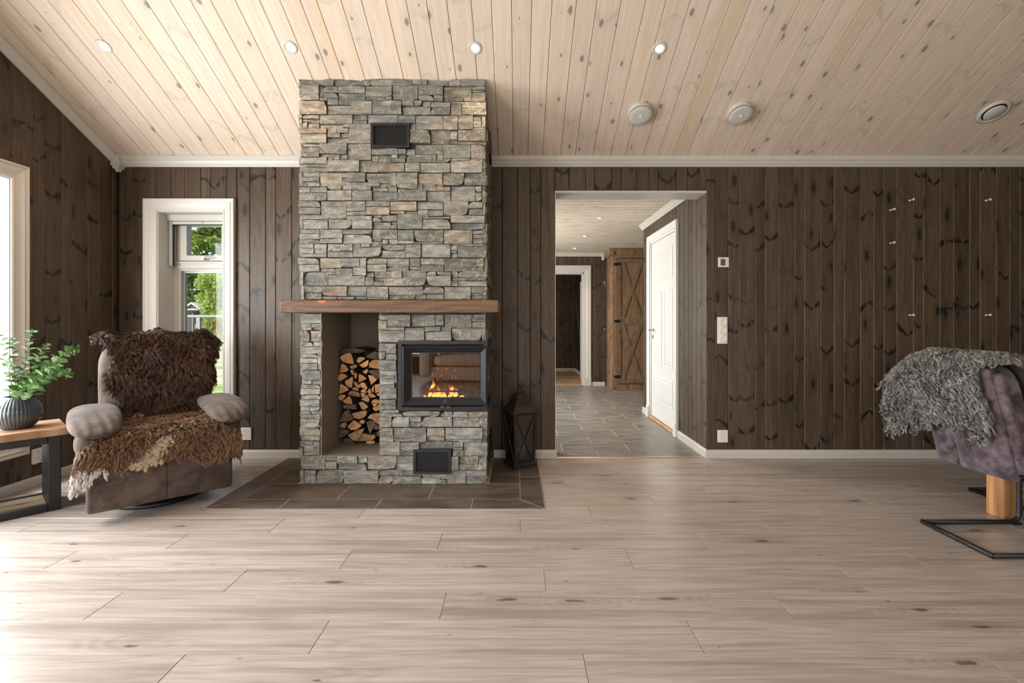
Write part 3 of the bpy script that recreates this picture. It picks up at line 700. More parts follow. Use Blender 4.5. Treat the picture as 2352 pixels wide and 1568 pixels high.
for k in range(12):
    y0 = HB + 0.17 + k*0.19
    if y0 < 10.6: boxo('plank', (-1.2, 1.285, y0 + 0.001, y0 + 0.189, 0.0002, 0.002), MT['farfloor'], ff)
extrude_profile('baseboard_far', BP, -1.2, 1.285, lambda a, b, h: (h, 10.65 - a, b), MT['white'], 'white baseboard of the far room')
extrude_profile('baseboard_far_right', BP, HB+0.2, 10.65, lambda a, b, h: (1.285 - a, h, b), MT['white'], 'short baseboard on the far room side wall')
# inner door leaf standing open in the far room
fd = thing('door_2', 'open door edge at the right jamb of the far hall doorway', 'door', (1.22, 8.42, 0), kind='structure')
boxo('leaf', (1.205, 1.245, 8.42, 9.2, 0.015, 1.84), MT['white'], fd, bev=0.003)
# hall floor, ceiling, other walls
bm = bmesh.new(); bm_box(bm, HXL, HXR, D + 0.03, HB + 0.02, -0.03, -0.0015)
hfl = struct('floor_hall', bm, plain('hall_grout', srgb(196, 188, 176), 0.85), 'grey slate tile floor of the hall', 'floor')
rows = [D + 0.032, 4.075, 4.348, 4.630, 4.906, 5.209, 5.491, 5.773, 6.053, 6.331, 6.619, 6.910, 7.182, 7.466, 7.75, 8.03, HB]
for k, (y0, y1) in enumerate(zip(rows, rows[1:])):
    x = (-1.03, -0.745)[(k + 1) % 2 == 0] if True else 0
    x = -1.315 + (0.28 if k % 2 == 0 else 0.0)
    while x < HXR:
        a0, a1 = max(x, HXL), min(x + 0.569, HXR)
        if a1 - a0 > 0.02 and not (a0 > DOOR[1] + 0.1 and y1 < HE): tile(hfl, [(a0+G*2, y0+G*0.7), (a1-G*2, y0+G*0.7), (a1-G*2, y1-G*0.7), (a0+G*2, y1-G*0.7)], 0.0, MT['halltile'], -0.002, c=0.0008)
        x += 0.569
bm = bmesh.new(); bm_prism(bm, [(D - 0.006, 0), (D + 0.0, 0.006), (D + 0.03, 0.006), (D + 0.036, 0.0)], DOOR[0]+0.002, DOOR[1]-0.016, lambda a, b, h: (h, a, b))
struct('trim_9', bm, MT['metal_strip'], 'pale transition strip on the floor in the doorway', 'threshold')
bm = bmesh.new(); bm_box(bm, HXL, HXR, D + 0.206, HB + 0.02, HZ + 0.014, HZ + 0.12)
hce = struct('ceiling_hall', bm, MT['ceil_h'], 'whitewashed board ceiling of the hall', 'ceiling')
y = D + 0.21
while y < HB:
    y1 = min(HB, y + 0.117); bm = bmesh.new()
    bm_prism(bm, [(y+0.0008, 0.014), (y+0.0008, 0.004), (y+0.005, 0), (y1-0.005, 0), (y1-0.0008, 0.004), (y1-0.0008, 0.014)], HXL, HXR, lambda a, b, h: (h, a, HZ + b))
    obj('ceiling_board', bm, MT['ceil_h'], hce, origin=(1.0, (y+y1)/2, HZ)); y = y1
bm = bmesh.new(); bm_box(bm, HXL-0.1, HXL, D+0.2, 5.3, -0.02, 2.4); bm_box(bm, HXL-0.1, HXL, 7.1, HB+0.1, -0.02, 2.4); bm_box(bm, HXL-0.1, HXL, 5.3, 7.1, -0.02, 0.5); bm_box(bm, HXL-0.1, HXL, 5.3, 7.1, 2.0, 2.4)
struct('wall_hall_left', bm, MT['wall_y'], 'hall wall out of sight on the left with its window', 'wall')
bm = bmesh.new(); bm_box(bm, HXR, HXR+0.1, HE-0.1, HB+0.1, -0.02, 2.4); struct('wall_hall_side', bm, MT['wall_y'], 'hall wall out of sight beyond the cabinet', 'wall')
HC = [(0, HZ-0.062), (0.008, HZ-0.062), (0.012, HZ-0.052), (0.024, HZ-0.040), (0.034, HZ-0.022), (0.042, HZ-0.016), (0.044, HZ-0.0005), (0, HZ-0.0005)]
extrude_profile('trim_10', HC, HXL, 1.46, lambda a, b, h: (h, HB - a, b), MT['white'], 'white cornice at the far end of the hall')
extrude_profile('trim_11', HC, D + 0.215, HE + 0.044, lambda a, b, h: (DOOR[1] - a, h, b), MT['white'], 'white cornice along the hall wall above the white door')
boxo('trim_12', (1.44, 1.49, HB-0.06, HB-0.001, HZ-0.13, HZ-0.001), MT['white'], bev=0.010); tag(bpy.data.objects['trim_12'], 'white corner block of the hall cornice beside the cabinet', 'trim', kind='structure')
fbr = lambda a, b, h: (DOOR[1] - a, h, b * 1.06)
extrude_profile('baseboard_hall', BP, D - 0.014, 4.575, fbr, MT['white'], 'white baseboard in the doorway between floor strip and white door')
extrude_profile('baseboard_hall_end', BP, 5.612, HE + 0.012, fbr, MT['white'], 'short white baseboard past the white hall door')
extrude_profile('baseboard_hall_back', BP, 1.264, 1.50, lambda a, b, h: (h, HB - a, b), MT['white'], 'short white baseboard beside the barn cabinet')

# white panelled hall door
door = thing('door_1', 'white panelled door in the hall side wall', 'door', (DOOR[1], 5.095, 0), kind='structure')
CAS3 = [(0, 0.0), (0, 0.012), (0.02, 0.016), (0.045, 0.022), (0.058, 0.027), (0.068, 0.024), (0.068, 0.0)]
fnd = lambda a, z, p: (DOOR[1] - p, a, z)
casing(door, 'casing', DR[0], DR[1], 0.0, DR[3], fnd, MT['white_door'], CAS3, closed=False)
for yy in (DR[0]-0.072, DR[1]-0.002): boxo('plinth_block', (DOOR[1]-0.032, DOOR[1], yy, yy+0.074, 0, 0.13), MT['white_door'], door, bev=0.003)
bm = bmesh.new(); ring_box(bm, DR[0], DR[1], 0.0, DR[3], 0.022, 0.0, 0.10, lambda a, d, z: (DOOR[1] + d, a, z), wb=0.001); obj('jamb', bm, MT['white_door'], door)
LY0, LY1, LZ0, LZ1 = DR[0]+0.024, DR[1]-0.024, 0.030, DR[3]-0.025
XD = DOOR[1] + 0.012
boxo('leaf', (XD, XD + 0.04, LY0, LY1, LZ0, LZ1), MT['white_door'], door, bev=0.002)
def panel(y0, y1, z0, z1):
    bm = bmesh.new(); rings = []
    for o_, p in ((0, 0.0), (0.004, 0.008), (0.018, 0.008), (0.024, 0.001), (0.045, 0.010), (0.05, 0.010)):
        rings.append([bm.verts.new((XD - p, a, z)) for a, z in ((y0+o_, z0+o_), (y0+o_, z1-o_), (y1-o_, z1-o_), (y1-o_, z0+o_))])
    for r0, r1 in zip(rings, rings[1:]):
        for i in range(4): bm.faces.new((r0[i], r0[(i+1) % 4], r1[(i+1) % 4], r1[i]))
    bm.faces.new(rings[-1]); bm.faces.new(rings[0][::-1]); obj('door_panel', bm, MT['white_door'], door)
ym = (LY0+LY1)/2
panel(LY0+0.10, LY1-0.10, 1.53, 1.86); panel(LY0+0.10, ym-0.045, 0.62, 1.43); panel(ym+0.045, LY1-0.10, 0.62, 1.43); panel(LY0+0.10, LY1-0.10, 0.22, 0.50)
for zz in (0.28, 1.02, 1.74):
    bm = bmesh.new(); bm_tube(bm, [(XD-0.006, LY0+0.002, zz-0.045), (XD-0.006, LY0+0.002, zz+0.045)], 0.006, 8); obj('hinge', bm, MT['chrome'], door)
hd = boxo('handle', (XD-0.006, XD, LY1-0.075, LY1-0.055, 0.985, 1.02), MT['chrome'], door, bev=0.002)
bm = bmesh.new(); bm_tube(bm, [(XD, LY1-0.062, 1.0), (XD-0.045, LY1-0.062, 1.0), (XD-0.05, LY1-0.075, 1.0), (XD-0.05, LY1-0.17, 1.0)], 0.008, 8); obj('lever', bm, MT['chrome'], hd)
bm = bmesh.new(); bm_lathe(bm, [(0.0001, 0), (0.020, 0), (0.020, 0.008), (0.0001, 0.008)], 16, (XD-0.008, LY1-0.062, 0.925), Matrix.Rotation(math.radians(90), 4, 'Y')); obj('key_plate', bm, MT['chrome'], door)
boxo('threshold', (DOOR[1]-0.012, DOOR[1]+0.11, DR[0], DR[1], 0.0, 0.022), MT['oak'], door, bev=0.005)

# barn-style hall cabinet
KX0, KX1, KY0 = 1.525, 2.62, 7.735
cab = thing('barn_cabinet', 'tall rustic pine cabinet with cross-braced barn doors at the hall end', 'cabinet', ((KX0+KX1)/2, 7.98, 0))
boxo('body', (KX0+0.012, KX1-0.01, KY0+0.025, HB-0.02, 0.0, HZ-0.10), MT['barn'], cab)
for k in range(4):
    y0 = KY0 + 0.03 + k*0.115; boxo('side_board', (KX0+0.002, KX0+0.0115, y0+0.001, y0+0.114, 0.0, HZ-0.10), MT['barn_d'], cab, bev=0.002)
boxo('corner_post', (KX0, KX0+0.075, KY0, KY0+0.028, 0, HZ-0.10), MT['barn'], cab, bev=0.003)
boxo('corner_post', (KX1-0.075, KX1, KY0, KY0+0.028, 0, HZ-0.10), MT['barn'], cab, bev=0.003)
boxo('base_rail', (KX0+0.075, KX1-0.075, KY0, KY0+0.024, 0, 0.095), MT['barn'], cab, bev=0.003)
boxo('top_rail', (KX0+0.075, KX1-0.075, KY0, KY0+0.024, HZ-0.155, HZ-0.10), MT['barn'], cab, bev=0.003)
bm = bmesh.new(); bm_prism(bm, [(0, HZ-0.105), (-0.02, HZ-0.105), (-0.055, HZ-0.03), (-0.055, HZ-0.006), (0.05, HZ-0.006), (0.05, HZ-0.105)], KX0-0.05, KX1, lambda a, b, h: (h, KY0+a, b))
bm_prism(bm, [(0, HZ-0.105), (-0.02, HZ-0.105), (-0.055, HZ-0.03), (-0.055, HZ-0.006), (0.03, HZ-0.006), (0.03, HZ-0.105)], KY0-0.052, HB-0.05, lambda a, b, h: (KX0+a, h, b)); obj('crown', bm, MT['barn'], cab)
def barn_door(x0, x1, hs):
    z0, z1 = 0.105, HZ-0.165
    dr = boxo('cabinet_door', (x0, x1, KY0-0.004, KY0+0.018, z0, z1), MT['barn'], cab)
    w_ = 0.062
    for k in range(3):
        a = x0 + w_ + (x1-x0-2*w_)*k/3; b = x0 + w_ + (x1-x0-2*w_)*(k+1)/3
        boxo('door_board', (a+0.001, b-0.001, KY0-0.009, KY0-0.003, z0+w_, z1-w_), MT['barn'], dr, bev=0.002)
    for a, b in ((x0, x0+w_), (x1-w_, x1)): boxo('stile', (a, b, KY0-0.022, KY0-0.004, z0, z1), MT['barn_d'], dr, bev=0.002)
    zm = (z0+z1)/2
    for a, b in ((z0, z0+w_), (z1-w_, z1), (zm-0.05, zm+0.05)): boxo('rail', (x0+w_, x1-w_, KY0-0.022, KY0-0.004, a, b), MT['barn_d'], dr, bev=0.002)
    for (a, b) in ((z0+w_, zm-0.05), (zm+0.05, z1-w_)):
        for s_ in (0, 1):
            p0, p1 = (x0+w_+0.02, a), (x1-w_-0.02, b)
            if s_: p0, p1 = (x1-w_-0.02, a), (x0+w_+0.02, b)
            d_ = Vector((p1[0]-p0[0], p1[1]-p0[1])).normalized(); n_ = Vector((-d_.y, d_.x))*0.027
            bm = bmesh.new(); bm_prism(bm, [(p0[0]+n_.x, p0[1]+n_.y), (p0[0]-n_.x, p0[1]-n_.y), (p1[0]-n_.x, p1[1]-n_.y), (p1[0]+n_.x, p1[1]+n_.y)], KY0-0.021+0.004*s_, KY0-0.008, lambda u, v, h: (u, h, v))
            obj('brace', bm, MT['barn_d'], dr)
    hx = x0 if hs < 0 else x1
    for zz in (z0+0.11, zm, z1-0.09): 
        bm = bmesh.new(); bm_box(bm, hx-0.052, hx+0.052, KY0-0.029, KY0-0.020, zz-0.022, zz+0.022, bev=0.008); obj('hinge', bm, MT['black'], dr)
    hx = x1-0.03 if hs < 0 else x0+0.03
    bm = bmesh.new(); bm_tube(bm, [(hx, KY0-0.022, zm-0.06), (hx, KY0-0.055, zm-0.05), (hx, KY0-0.055, zm+0.05), (hx, KY0-0.022, zm+0.06)], 0.009, 8); obj('handle', bm, MT['black'], dr)
barn_door(KX0+0.078, (KX0+KX1)/2-0.003, -1); barn_door((KX0+KX1)/2+0.003, KX1-0.078, 1)
# coat hooks screwed to the cabinet side
for k, (zz, lab) in enumerate(((1.66, 'curled brass coat hook high on the cabinet side'), (0.955, 'small brass coat hook low on the cabinet side'))):
    ck = thing('coat_hook', lab, 'hook', (KX0, 7.95, zz), group='coat hooks on the barn cabinet')
    bm = bmesh.new(); bm_lathe(bm, [(0.0001, 0), (0.022, 0), (0.018, 0.006), (0.0001, 0.008)], 14, (KX0+0.002, 7.95, zz), Matrix.Rotation(math.radians(-90), 4, 'Y')); obj('back_plate', bm, MT['brass'], ck)
    for dy, up in (((-0.05, 0.09), (0.0, 0.045), (0.04, 0.10)) if k == 0 else ((-0.03, 0.02), (0.03, 0.02))):
        bm = bmesh.new(); bm_tube(bm, [(KX0-0.002, 7.95, zz), (KX0-0.04, 7.95+dy*0.5, zz-0.02), (KX0-0.075, 7.95+dy, zz+up*0.4), (KX0-0.085, 7.95+dy*1.2, zz+up)], 0.005, 6); bm_lathe(bm, [(0.0001,-0.009),(0.008,-0.004),(0.008,0.004),(0.0001,0.009)], 8, (KX0-0.085, 7.95+dy*1.2, zz+up)); obj('prong', bm, MT['brass'], ck)
# ------------------------------------------------------------------ stone fireplace
FP = thing('fireplace', 'tall stone-clad fireplace with log niche, glass-fronted stove and timber mantel', 'fireplace', (-0.835, 3.58, 0))
CF = FY + 0.022            # face of the core behind the stones
NX0, NX1, NZ0, NZ1 = -1.318, -0.932, 0.194, 1.16     # log niche
NB = 3.845
SX0, SX1, SZ0, SZ1 = (914-VX)*FY/F, FX1 + 0.004, ZC+(VY-943)*FY/F, ZC+(VY-782)*FY/F   # stove opening
bm = bmesh.new()
Ycb = D - 0.001
def cb(x0, x1, z0, z1, y0=CF, y1=Ycb): bm_box(bm, x0, x1, y0, y1, z0, z1)
ztop = 2.38
cb(FX0+0.02, FX1-0.02, NZ1, ztop)
bm_prism(bm, [(CF, ztop), (CF, zceil(CF)-0.002), (Ycb, zceil(Ycb)-0.002), (Ycb, ztop)], FX0+0.02, FX1-0.02, lambda a, b, h: (h, a, b))
cb(FX0+0.02, FX1-0.02, 0.005, NZ0-0.012)
cb(NX1+0.012, FX1-0.02, NZ0-0.012, SZ0-0.01); cb(NX1+0.012, SX0-0.005, SZ0-0.01, NZ1); cb(SX0-0.005, FX1-0.02, SZ1+0.01, NZ1); cb(SX0-0.005, FX1-0.02, SZ0-0.01, SZ1+0.01, 3.78)
cb(FX0+0.02, NX0-0.012, NZ0-0.012, NZ1)
obj('core', bm, plain('dark_gap_core', srgb(74, 70, 62), 0.9, var=0.1), FP)  # dark grey core that shows in the gaps between stones
bm = bmesh.new()
bm_box(bm, NX0-0.012, NX0, FY+0.004, NB+0.03, NZ0-0.012, NZ1); bm_box(bm, NX1, NX1+0.012, FY+0.02, NB+0.03, NZ0-0.012, NZ1)
bm_box(bm, NX0, NX1, NB, NB+0.03, NZ0-0.012, NZ1); bm_box(bm, NX0, NX1, FY+0.004, NB, NZ0-0.012, NZ0); 
obj('niche_lining', bm, MT['plaster'], FP)

CR = {'A': (680,155,8.252), 'B': (900,155,8.252), 'C': (680,335,8.252), 'D': (900,335,8.252), 'E': (680,515,8.252), 'F': (900,515,8.252), 'G': (680,710,7.465), 'H': (680,910,7.465), 'J': (860,930,8.254), 'K': (860,710,8.4)}
ST = """A 50,85,118,235;120,68,570,217;575,88,730,212;735,92,892,177;897,92,1222,182;1225,92,1738,177;45,240,118,347;122,220,522,347;525,226,728,357;732,180,1288,352;1290,183,1420,247;1287,248,1423,348;1426,180,1872,348;55,355,115,545;118,353,446,622;450,358,520,582;523,363,803,482;523,484,803,602;806,363,1308,486;810,490,1308,708;1312,348,1820,562;1325,565,1698,634;1702,567,1820,630;600,602,808,712;452,585,598,638;65,638,592,893;600,715,1038,890;1042,640,1446,893;50,905,122,968;128,905,443,968;128,972,443,1048;50,972,122,1152;134,1052,222,1158;226,1052,440,1158;450,903,1078,1072;450,1076,890,1168;894,1074,1005,1142;1085,903,1352,1007;1085,1010,1346,1070;1356,898,1922,1066;75,1163,585,1257;78,1260,588,1443;600,1148,768,1243;770,1152,1002,1243;600,1245,846,1330;850,1250,1012,1332;596,1335,1012,1443;1012,1073,1425,1443;1452,634,2003,893
B -75,88,392,232;-10,235,392,345;396,108,674,337;678,108,1080,344;1084,98,1300,354;1303,103,1780,253;1300,256,1775,358;12,343,498,614;502,348,972,532;502,536,795,644;798,536,972,652;980,363,1516,573;980,576,1352,648;1518,368,1765,434;1520,437,1745,477;1355,580,1516,652;1518,480,1775,656;192,613,424,738;427,633,576,738;580,648,736,738;198,741,736,893;738,658,1110,766;738,768,1110,908;1118,688,1324,908;1115,652,1350,686;1328,658,1790,782;1328,784,1798,910;112,913,450,1062;348,1062,450,1187;453,918,970,1184;972,918,1254,1184;1257,913,1542,1180;1546,913,1695,1012;1544,1014,1696,1144;1698,928,1778,1144;1538,1147,1780,1198;348,1187,738,1440;738,1187,1100,1452;1104,1200,1242,1304;1104,1308,1242,1372;1104,1375,1245,1454;1250,1200,1776,1398;1250,1400,1776,1458
C 136,-35,448,22;118,24,448,127;118,129,450,213;72,-45,118,213;453,-40,970,155;972,-40,1424,270;460,158,702,212;605,214,702,275;704,163,830,270;832,170,974,270;1432,48,1930,168;1432,186,1566,303;1568,182,1806,324;58,218,595,342;58,344,595,402;58,404,595,498;602,278,1210,494;1213,278,1424,310;1213,311,1562,498;1566,328,2060,498;140,503,452,594;136,598,452,680;58,503,134,770;134,682,222,770;226,682,452,770;456,508,866,768;866,512,975,604;868,606,975,688;974,512,1318,688;870,690,1412,836;600,772,868,838;1328,518,1770,710;1328,712,1584,770;1774,518,1906,770;1588,716,1788,776;53,778,275,890;278,780,588,890;58,892,588,1040;596,845,1064,1036;1066,842,1448,1048;1458,782,1634,866;1636,780,1748,868;1752,778,1920,874;1454,868,1926,1048;48,1043,466,1162;48,1164,466,1300;472,1048,952,1378;956,1050,1324,1242;956,1244,1324,1318;962,1322,1440,1414;1332,1052,1782,1152;1332,1154,1782,1310;1796,1062,2292,1236;106,1303,604,1388;126,1390,598,1576;62,1308,122,1562;606,1382,732,1576;736,1392,1060,1576;1062,1412,1450,1576;1464,1312,1620,1366;1464,1368,1620,1446;1622,1316,1914,1434;1470,1448,1796,1576;1800,1438,1914,1492;1800,1494,1914,1574
D 122,62,272,167;282,64,444,182;442,-20,970,165;972,-20,1492,240;1494,-20,1770,248;-5,172,118,237;122,172,272,236;-5,238,258,320;280,168,842,314;856,166,974,246;850,248,1110,324;252,316,534,498;538,322,1110,508;1114,288,1716,506;1116,242,1484,286;1488,248,1724,322;1718,280,1765,500;73,516,496,824;502,522,962,732;488,736,588,832;588,722,836,850;846,698,975,774;842,778,1112,854;976,520,1374,756;1376,516,1790,618;1376,620,1786,750;118,826,660,1048;662,856,1110,1054;1114,760,1580,1054;1584,766,1702,880;1584,882,1702,954;1588,956,1708,1050;1710,780,1766,1050;-25,1238,246,1284;250,1242,480,1304;483,1062,978,1210;486,1208,694,1300;692,1214,978,1330;984,1056,1454,1324;1456,1060,1716,1190;1456,1192,1720,1310;1720,1056,1770,1304;106,1286,582,1580;582,1298,694,1342;584,1342,1112,1386;582,1388,1114,1586;1116,1316,1760,1462;1120,1464,1770,1592
E 72,96,448,178;48,180,448,278;460,98,890,270;456,270,710,362;712,270,888,362;896,102,1454,192;896,194,1440,374;1460,102,1926,284;66,280,450,368;120,370,340,452;112,456,350,562;350,370,582,562;102,564,585,630;58,380,112,622;602,372,840,512;842,376,1084,508;608,512,1088,630;1086,376,1230,442;1230,372,1408,434;1090,438,1618,626;1404,318,1628,436;1474,286,1624,318;1632,286,1744,380;1748,282,1926,380;1634,382,2064,494;1626,496,2064,634;42,642,448,760;62,762,452,900;460,640,856,832;854,640,1214,812;1216,642,1342,818;1346,646,1720,760;1348,762,1722,900;1726,646,2144,804;1718,804,2140,888;464,834,758,906;760,838,1084,974;1086,816,1344,974;150,903,600,1164;78,908,152,1162;606,956,1050,1164;602,906,758,960;1052,976,1314,1168;1314,996,1480,1168;1340,912,1476,996;1484,890,1898,1020;1480,1022,1676,1084;1480,1086,1676,1166;1680,1024,2114,1170;160,1172,486,1294;160,1296,488,1424;98,1176,162,1420;490,1172,974,1364;500,1366,778,1424;976,1172,1340,1360;790,1366,1112,1424;1116,1364,1340,1424;1346,1176,1756,1390;1352,1390,1758,1424;1756,1180,2402,1346
F 116,110,422,304;116,304,422,370;426,110,978,342;426,342,975,374;986,110,1484,376;1484,110,1524,376;1528,120,1732,188;1528,188,1732,264;1526,264,1726,376;1734,120,1790,296;1736,298,1794,366;256,376,556,640;556,376,590,636;588,380,1120,634;1124,412,1242,496;1126,498,1238,550;1126,552,1244,636;1246,418,1796,636;1122,376,1280,414;1282,376,1550,416;1552,376,1770,418;340,646,536,802;336,802,542,862;542,646,998,768;546,768,988,900;994,644,1608,896;1606,646,1740,744;1604,744,1744,804;1606,804,1740,904;1742,646,1812,904;-10,882,194,1024;206,866,662,1170;668,896,842,974;858,896,1130,972;668,974,1122,1174;1134,890,1254,980;1250,886,1796,1004;1134,978,1246,1012;1134,1010,1394,1074;1392,1002,1786,1070;1128,1102,1246,1178;1242,1072,1800,1176;1130,1074,1244,1104;-50,1346,192,1428;200,1326,450,1428;452,1322,644,1428;596,1186,992,1314;646,1316,992,1428;996,1184,1498,1428;1502,1180,1726,1302;1502,1300,1722,1350;1504,1350,1718,1424;1726,1180,1810,1264;1730,1266,1810,1424
G 72,76,440,243;82,245,254,308;256,246,436,358;136,308,280,362;146,363,243,556;243,366,432,556;72,366,134,552;96,560,285,642;286,558,450,640;88,642,432,768;96,768,370,834;372,766,445,802;72,840,370,925;376,802,445,1038;76,926,380,1040;102,1045,420,1220;112,1220,270,1286;272,1222,420,1293;88,1292,415,1362;78,1363,415,1458;88,1458,415,1540;1416,586,1540,725;1540,586,1722,765;1420,726,1534,856;1534,766,1722,868;1420,868,1722,1055;1440,1056,1686,1144;1440,1178,1686,1294;1688,1056,1724,1264;1436,1144,1686,1180;1440,1296,1690,1342;1442,1342,1722,1542
H 72,-15,415,44;78,46,415,175;82,177,240,248;242,177,415,244;92,248,244,304;246,246,415,304;98,303,415,383;78,383,415,530;52,535,420,675;88,676,350,760;348,680,415,760;73,762,298,836;298,762,415,1014;128,838,298,958;58,866,128,1008;132,958,298,1014;98,1017,438,1250;438,1020,503,1245;503,1020,706,1112;508,1112,706,1245;710,1016,1056,1144;1056,1020,1220,1144;714,1143,1014,1256;1016,1143,1220,1274;156,1258,350,1432;146,1432,350,1510;82,1256,152,1494;352,1252,824,1510;826,1262,1414,1510;1440,-12,1722,54;1440,56,1706,143;1440,143,1706,228;1474,228,1766,280;1222,1016,1722,1252
J 100,150,342,222;100,222,332,416;346,150,530,216;326,216,662,416;532,115,1048,210;640,210,884,316;664,316,910,416;1050,115,1244,220;1246,156,1478,236;1326,115,1482,158;906,216,1478,410;1484,116,1778,236;1780,116,2150,236;1480,236,1984,416;1982,236,2064,416;2064,236,2145,416;98,424,358,582;98,582,360,694;360,424,990,634;364,636,720,694;722,622,992,690;996,424,1334,578;994,576,1330,686;1346,424,2054,638;1350,634,1606,686;1606,640,2036,696;2054,432,2136,606;2054,606,2116,706;96,692,484,952;482,700,516,940;514,696,856,864;474,862,742,960;854,690,1482,836;1486,690,1686,784;1490,784,1680,848;1488,846,1694,958;1688,700,2016,958;2006,712,2146,958;430,960,746,1100;430,1096,746,1232;1466,960,1602,1226;1604,960,1970,1116;1604,1114,1896,1232;1894,1114,2060,1232;1970,964,2064,1112;2060,964,2130,1222;886,1294,1116,1376;884,1374,1250,1504;1110,1294,1376,1406;1250,1404,1372,1500;1370,1234,1738,1510;1740,1234,2126,1340;1740,1338,2120,1510;70,1230,556,1344;74,1344,352,1512;352,1342,888,1508;556,1232,890,1342;415,956,432,1230
K 76,106,252,210;76,210,252,402;254,106,702,342;234,342,584,404;702,106,1168,330;1176,106,1344,310;1356,100,1882,364;1884,100,2146,242;1884,244,2146,362;80,404,584,634;580,360,968,612;972,334,1282,430;1284,340,1484,446;978,434,1488,612;1492,364,2076,618;2074,364,2146,608"""
stones = []
for line in ST.split('\n'):
    c, rest = line.split(' ', 1); ox, oy, sc_ = CR[c]
    for q in rest.split(';'):
        x0, y0, x1, y1 = (float(v) for v in q.split(','))
        stones.append((ox + x0/sc_, oy + y0/sc_, ox + x1/sc_, oy + y1/sc_))
# merge duplicates that come from overlapping readings
keep = []
for s_ in sorted(stones, key=lambda q: -(q[2]-q[0])*(q[3]-q[1])):
    a_ = (s_[2]-s_[0])*(s_[3]-s_[1]); bad = False
    for t_ in keep:
        ov = max(0, min(s_[2], t_[2]) - max(s_[0], t_[0])) * max(0, min(s_[3], t_[3]) - max(s_[1], t_[1]))
        if ov > 0.45 * a_: bad = True; break
    if not bad: keep.append(s_)
stones = keep
rs = random.Random(5)
PAL = [srgb(*[v + 17 for v in q]) for q in ((126, 124, 116), (114, 114, 107), (138, 134, 126), (122, 117, 108), (132, 126, 116), (143, 139, 131), (112, 109, 102), (136, 128, 117))]
TAN = [srgb(164, 151, 131), srgb(168, 155, 136), srgb(158, 144, 126)]
RUST = [srgb(152, 136, 122), srgb(158, 140, 126)]
tan_px = [(766, 414), (857, 484), (917, 475), (958, 473), (1000, 522), (908, 378), (1046, 545), (715, 505), (780, 505), (985, 415), (760, 605), (910, 650), (860, 1062), (990, 990), (745, 607)]
def stone_bm(bm, x0, y0, x1, y1, rs):
    """one split stone on the front: irregular outline, uneven face"""
    X0, X1 = (x0-VX)*FY/F, (x1-VX)*FY/F; Z1, Z0 = ZC+(VY-y0)*FY/F, ZC+(VY-y1)*FY/F
    g = 0.0010; X0 += g; X1 -= g; Z0 += g; Z1 -= g
    Z0 = max(Z0, 0.006); Z1 = min(Z1, zceil(FY) - 0.004)
    w_, h_ = X1-X0, Z1-Z0
    nx = 3 if w_ > 0.07 else 2; nz = 2
    pr = rs.uniform(-0.006, 0.014); j = min(0.004, 0.10*min(w_, h_))
    tx, tz = rs.uniform(-0.05, 0.05), rs.uniform(-0.08, 0.08)
    ed = min(0.005, 0.16*min(w_, h_))
    fr = []; bk = {}
    for k in range(nz+1):
        row = []
        for i in range(nx+1):
            u, v = i/nx, k/nz; x, z = X0+w_*u, Z0+h_*v
            edge = i in (0, nx) or k in (0, nz)
            jx = rs.uniform(-j, j) if (0 < i < nx or rs.random() < 0.6) else 0; jz = rs.uniform(-j, j)*0.8
            if i == 0: jx = abs(jx)*0.6
            if i == nx: jx = -abs(jx)*0.6
            if k == 0: jz = abs(jz)*0.6
            if k == nz: jz = -abs(jz)*0.6
            if (i in (0, nx)) and (k in (0, nz)) and rs.random() < 0.06:
                jx += (1 if i == 0 else -1)*min(0.014, w_*0.15); jz += (1 if k == 0 else -1)*min(0.008, h_*0.12)
            y = FY - pr + tx*(x-(X0+X1)/2) + tz*(z-(Z0+Z1)/2) + rs.uniform(-0.003, 0.003)
            row.append(bm.verts.new((x+jx, y, z+jz)))
            if edge: bk[(i, k)] = (x+jx, z+jz)
        fr.append(row)
    for k in range(nz):
        for i in range(nx): bm.faces.new((fr[k][i], fr[k][i+1], fr[k+1][i+1], fr[k+1][i]))
    loop = [(i, 0) for i in range(nx+1)] + [(nx, k) for k in range(1, nz+1)] + [(i, nz) for i in range(nx-1, -1, -1)] + [(0, k) for k in range(nz-1, 0, -1)]
    bv = [bm.verts.new((bk[q][0], CF + 0.002, bk[q][1])) for q in loop]
    for a in range(len(loop)):
        b = (a+1) % len(loop); q0, q1 = loop[a], loop[b]
        bm.faces.new((fr[q0[1]][q0[0]], bv[a], bv[b], fr[q1[1]][q1[0]]))
    return ((X0+X1)/2, FY, (Z0+Z1)/2)
rest = bmesh.new()
for n_, s_ in enumerate(stones):
    cx, cy = (s_[0]+s_[2])/2, (s_[1]+s_[3])/2
    col = rs.choice(PAL); f_ = rs.uniform(0.9, 1.1)
    d_ = [abs(cx-a)/14 + abs(cy-b)/8 for a, b in tan_px]
    if min(d_) < 1: col = rs.choice(TAN)
    elif rs.random() < 0.03: col = rs.choice(TAN)
    elif rs.random() < 0.03: col = rs.choice(RUST)
    col = tuple(v*f_ for v in col)
    if n_ < 300:
        bm = bmesh.new(); o_ = stone_bm(bm, *s_, rs); so = obj('stone', bm, MT['stone'], FP, origin=Vector(o_) - Vector((-0.835, 3.58, 0)))
        so.color = (*col, 1)
    else: stone_bm(rest, *s_, rs)
so = obj('small_stones', rest, MT['stone'], FP); so.color = (*srgb(150, 146, 136), 1); tag(so, kind='stuff')
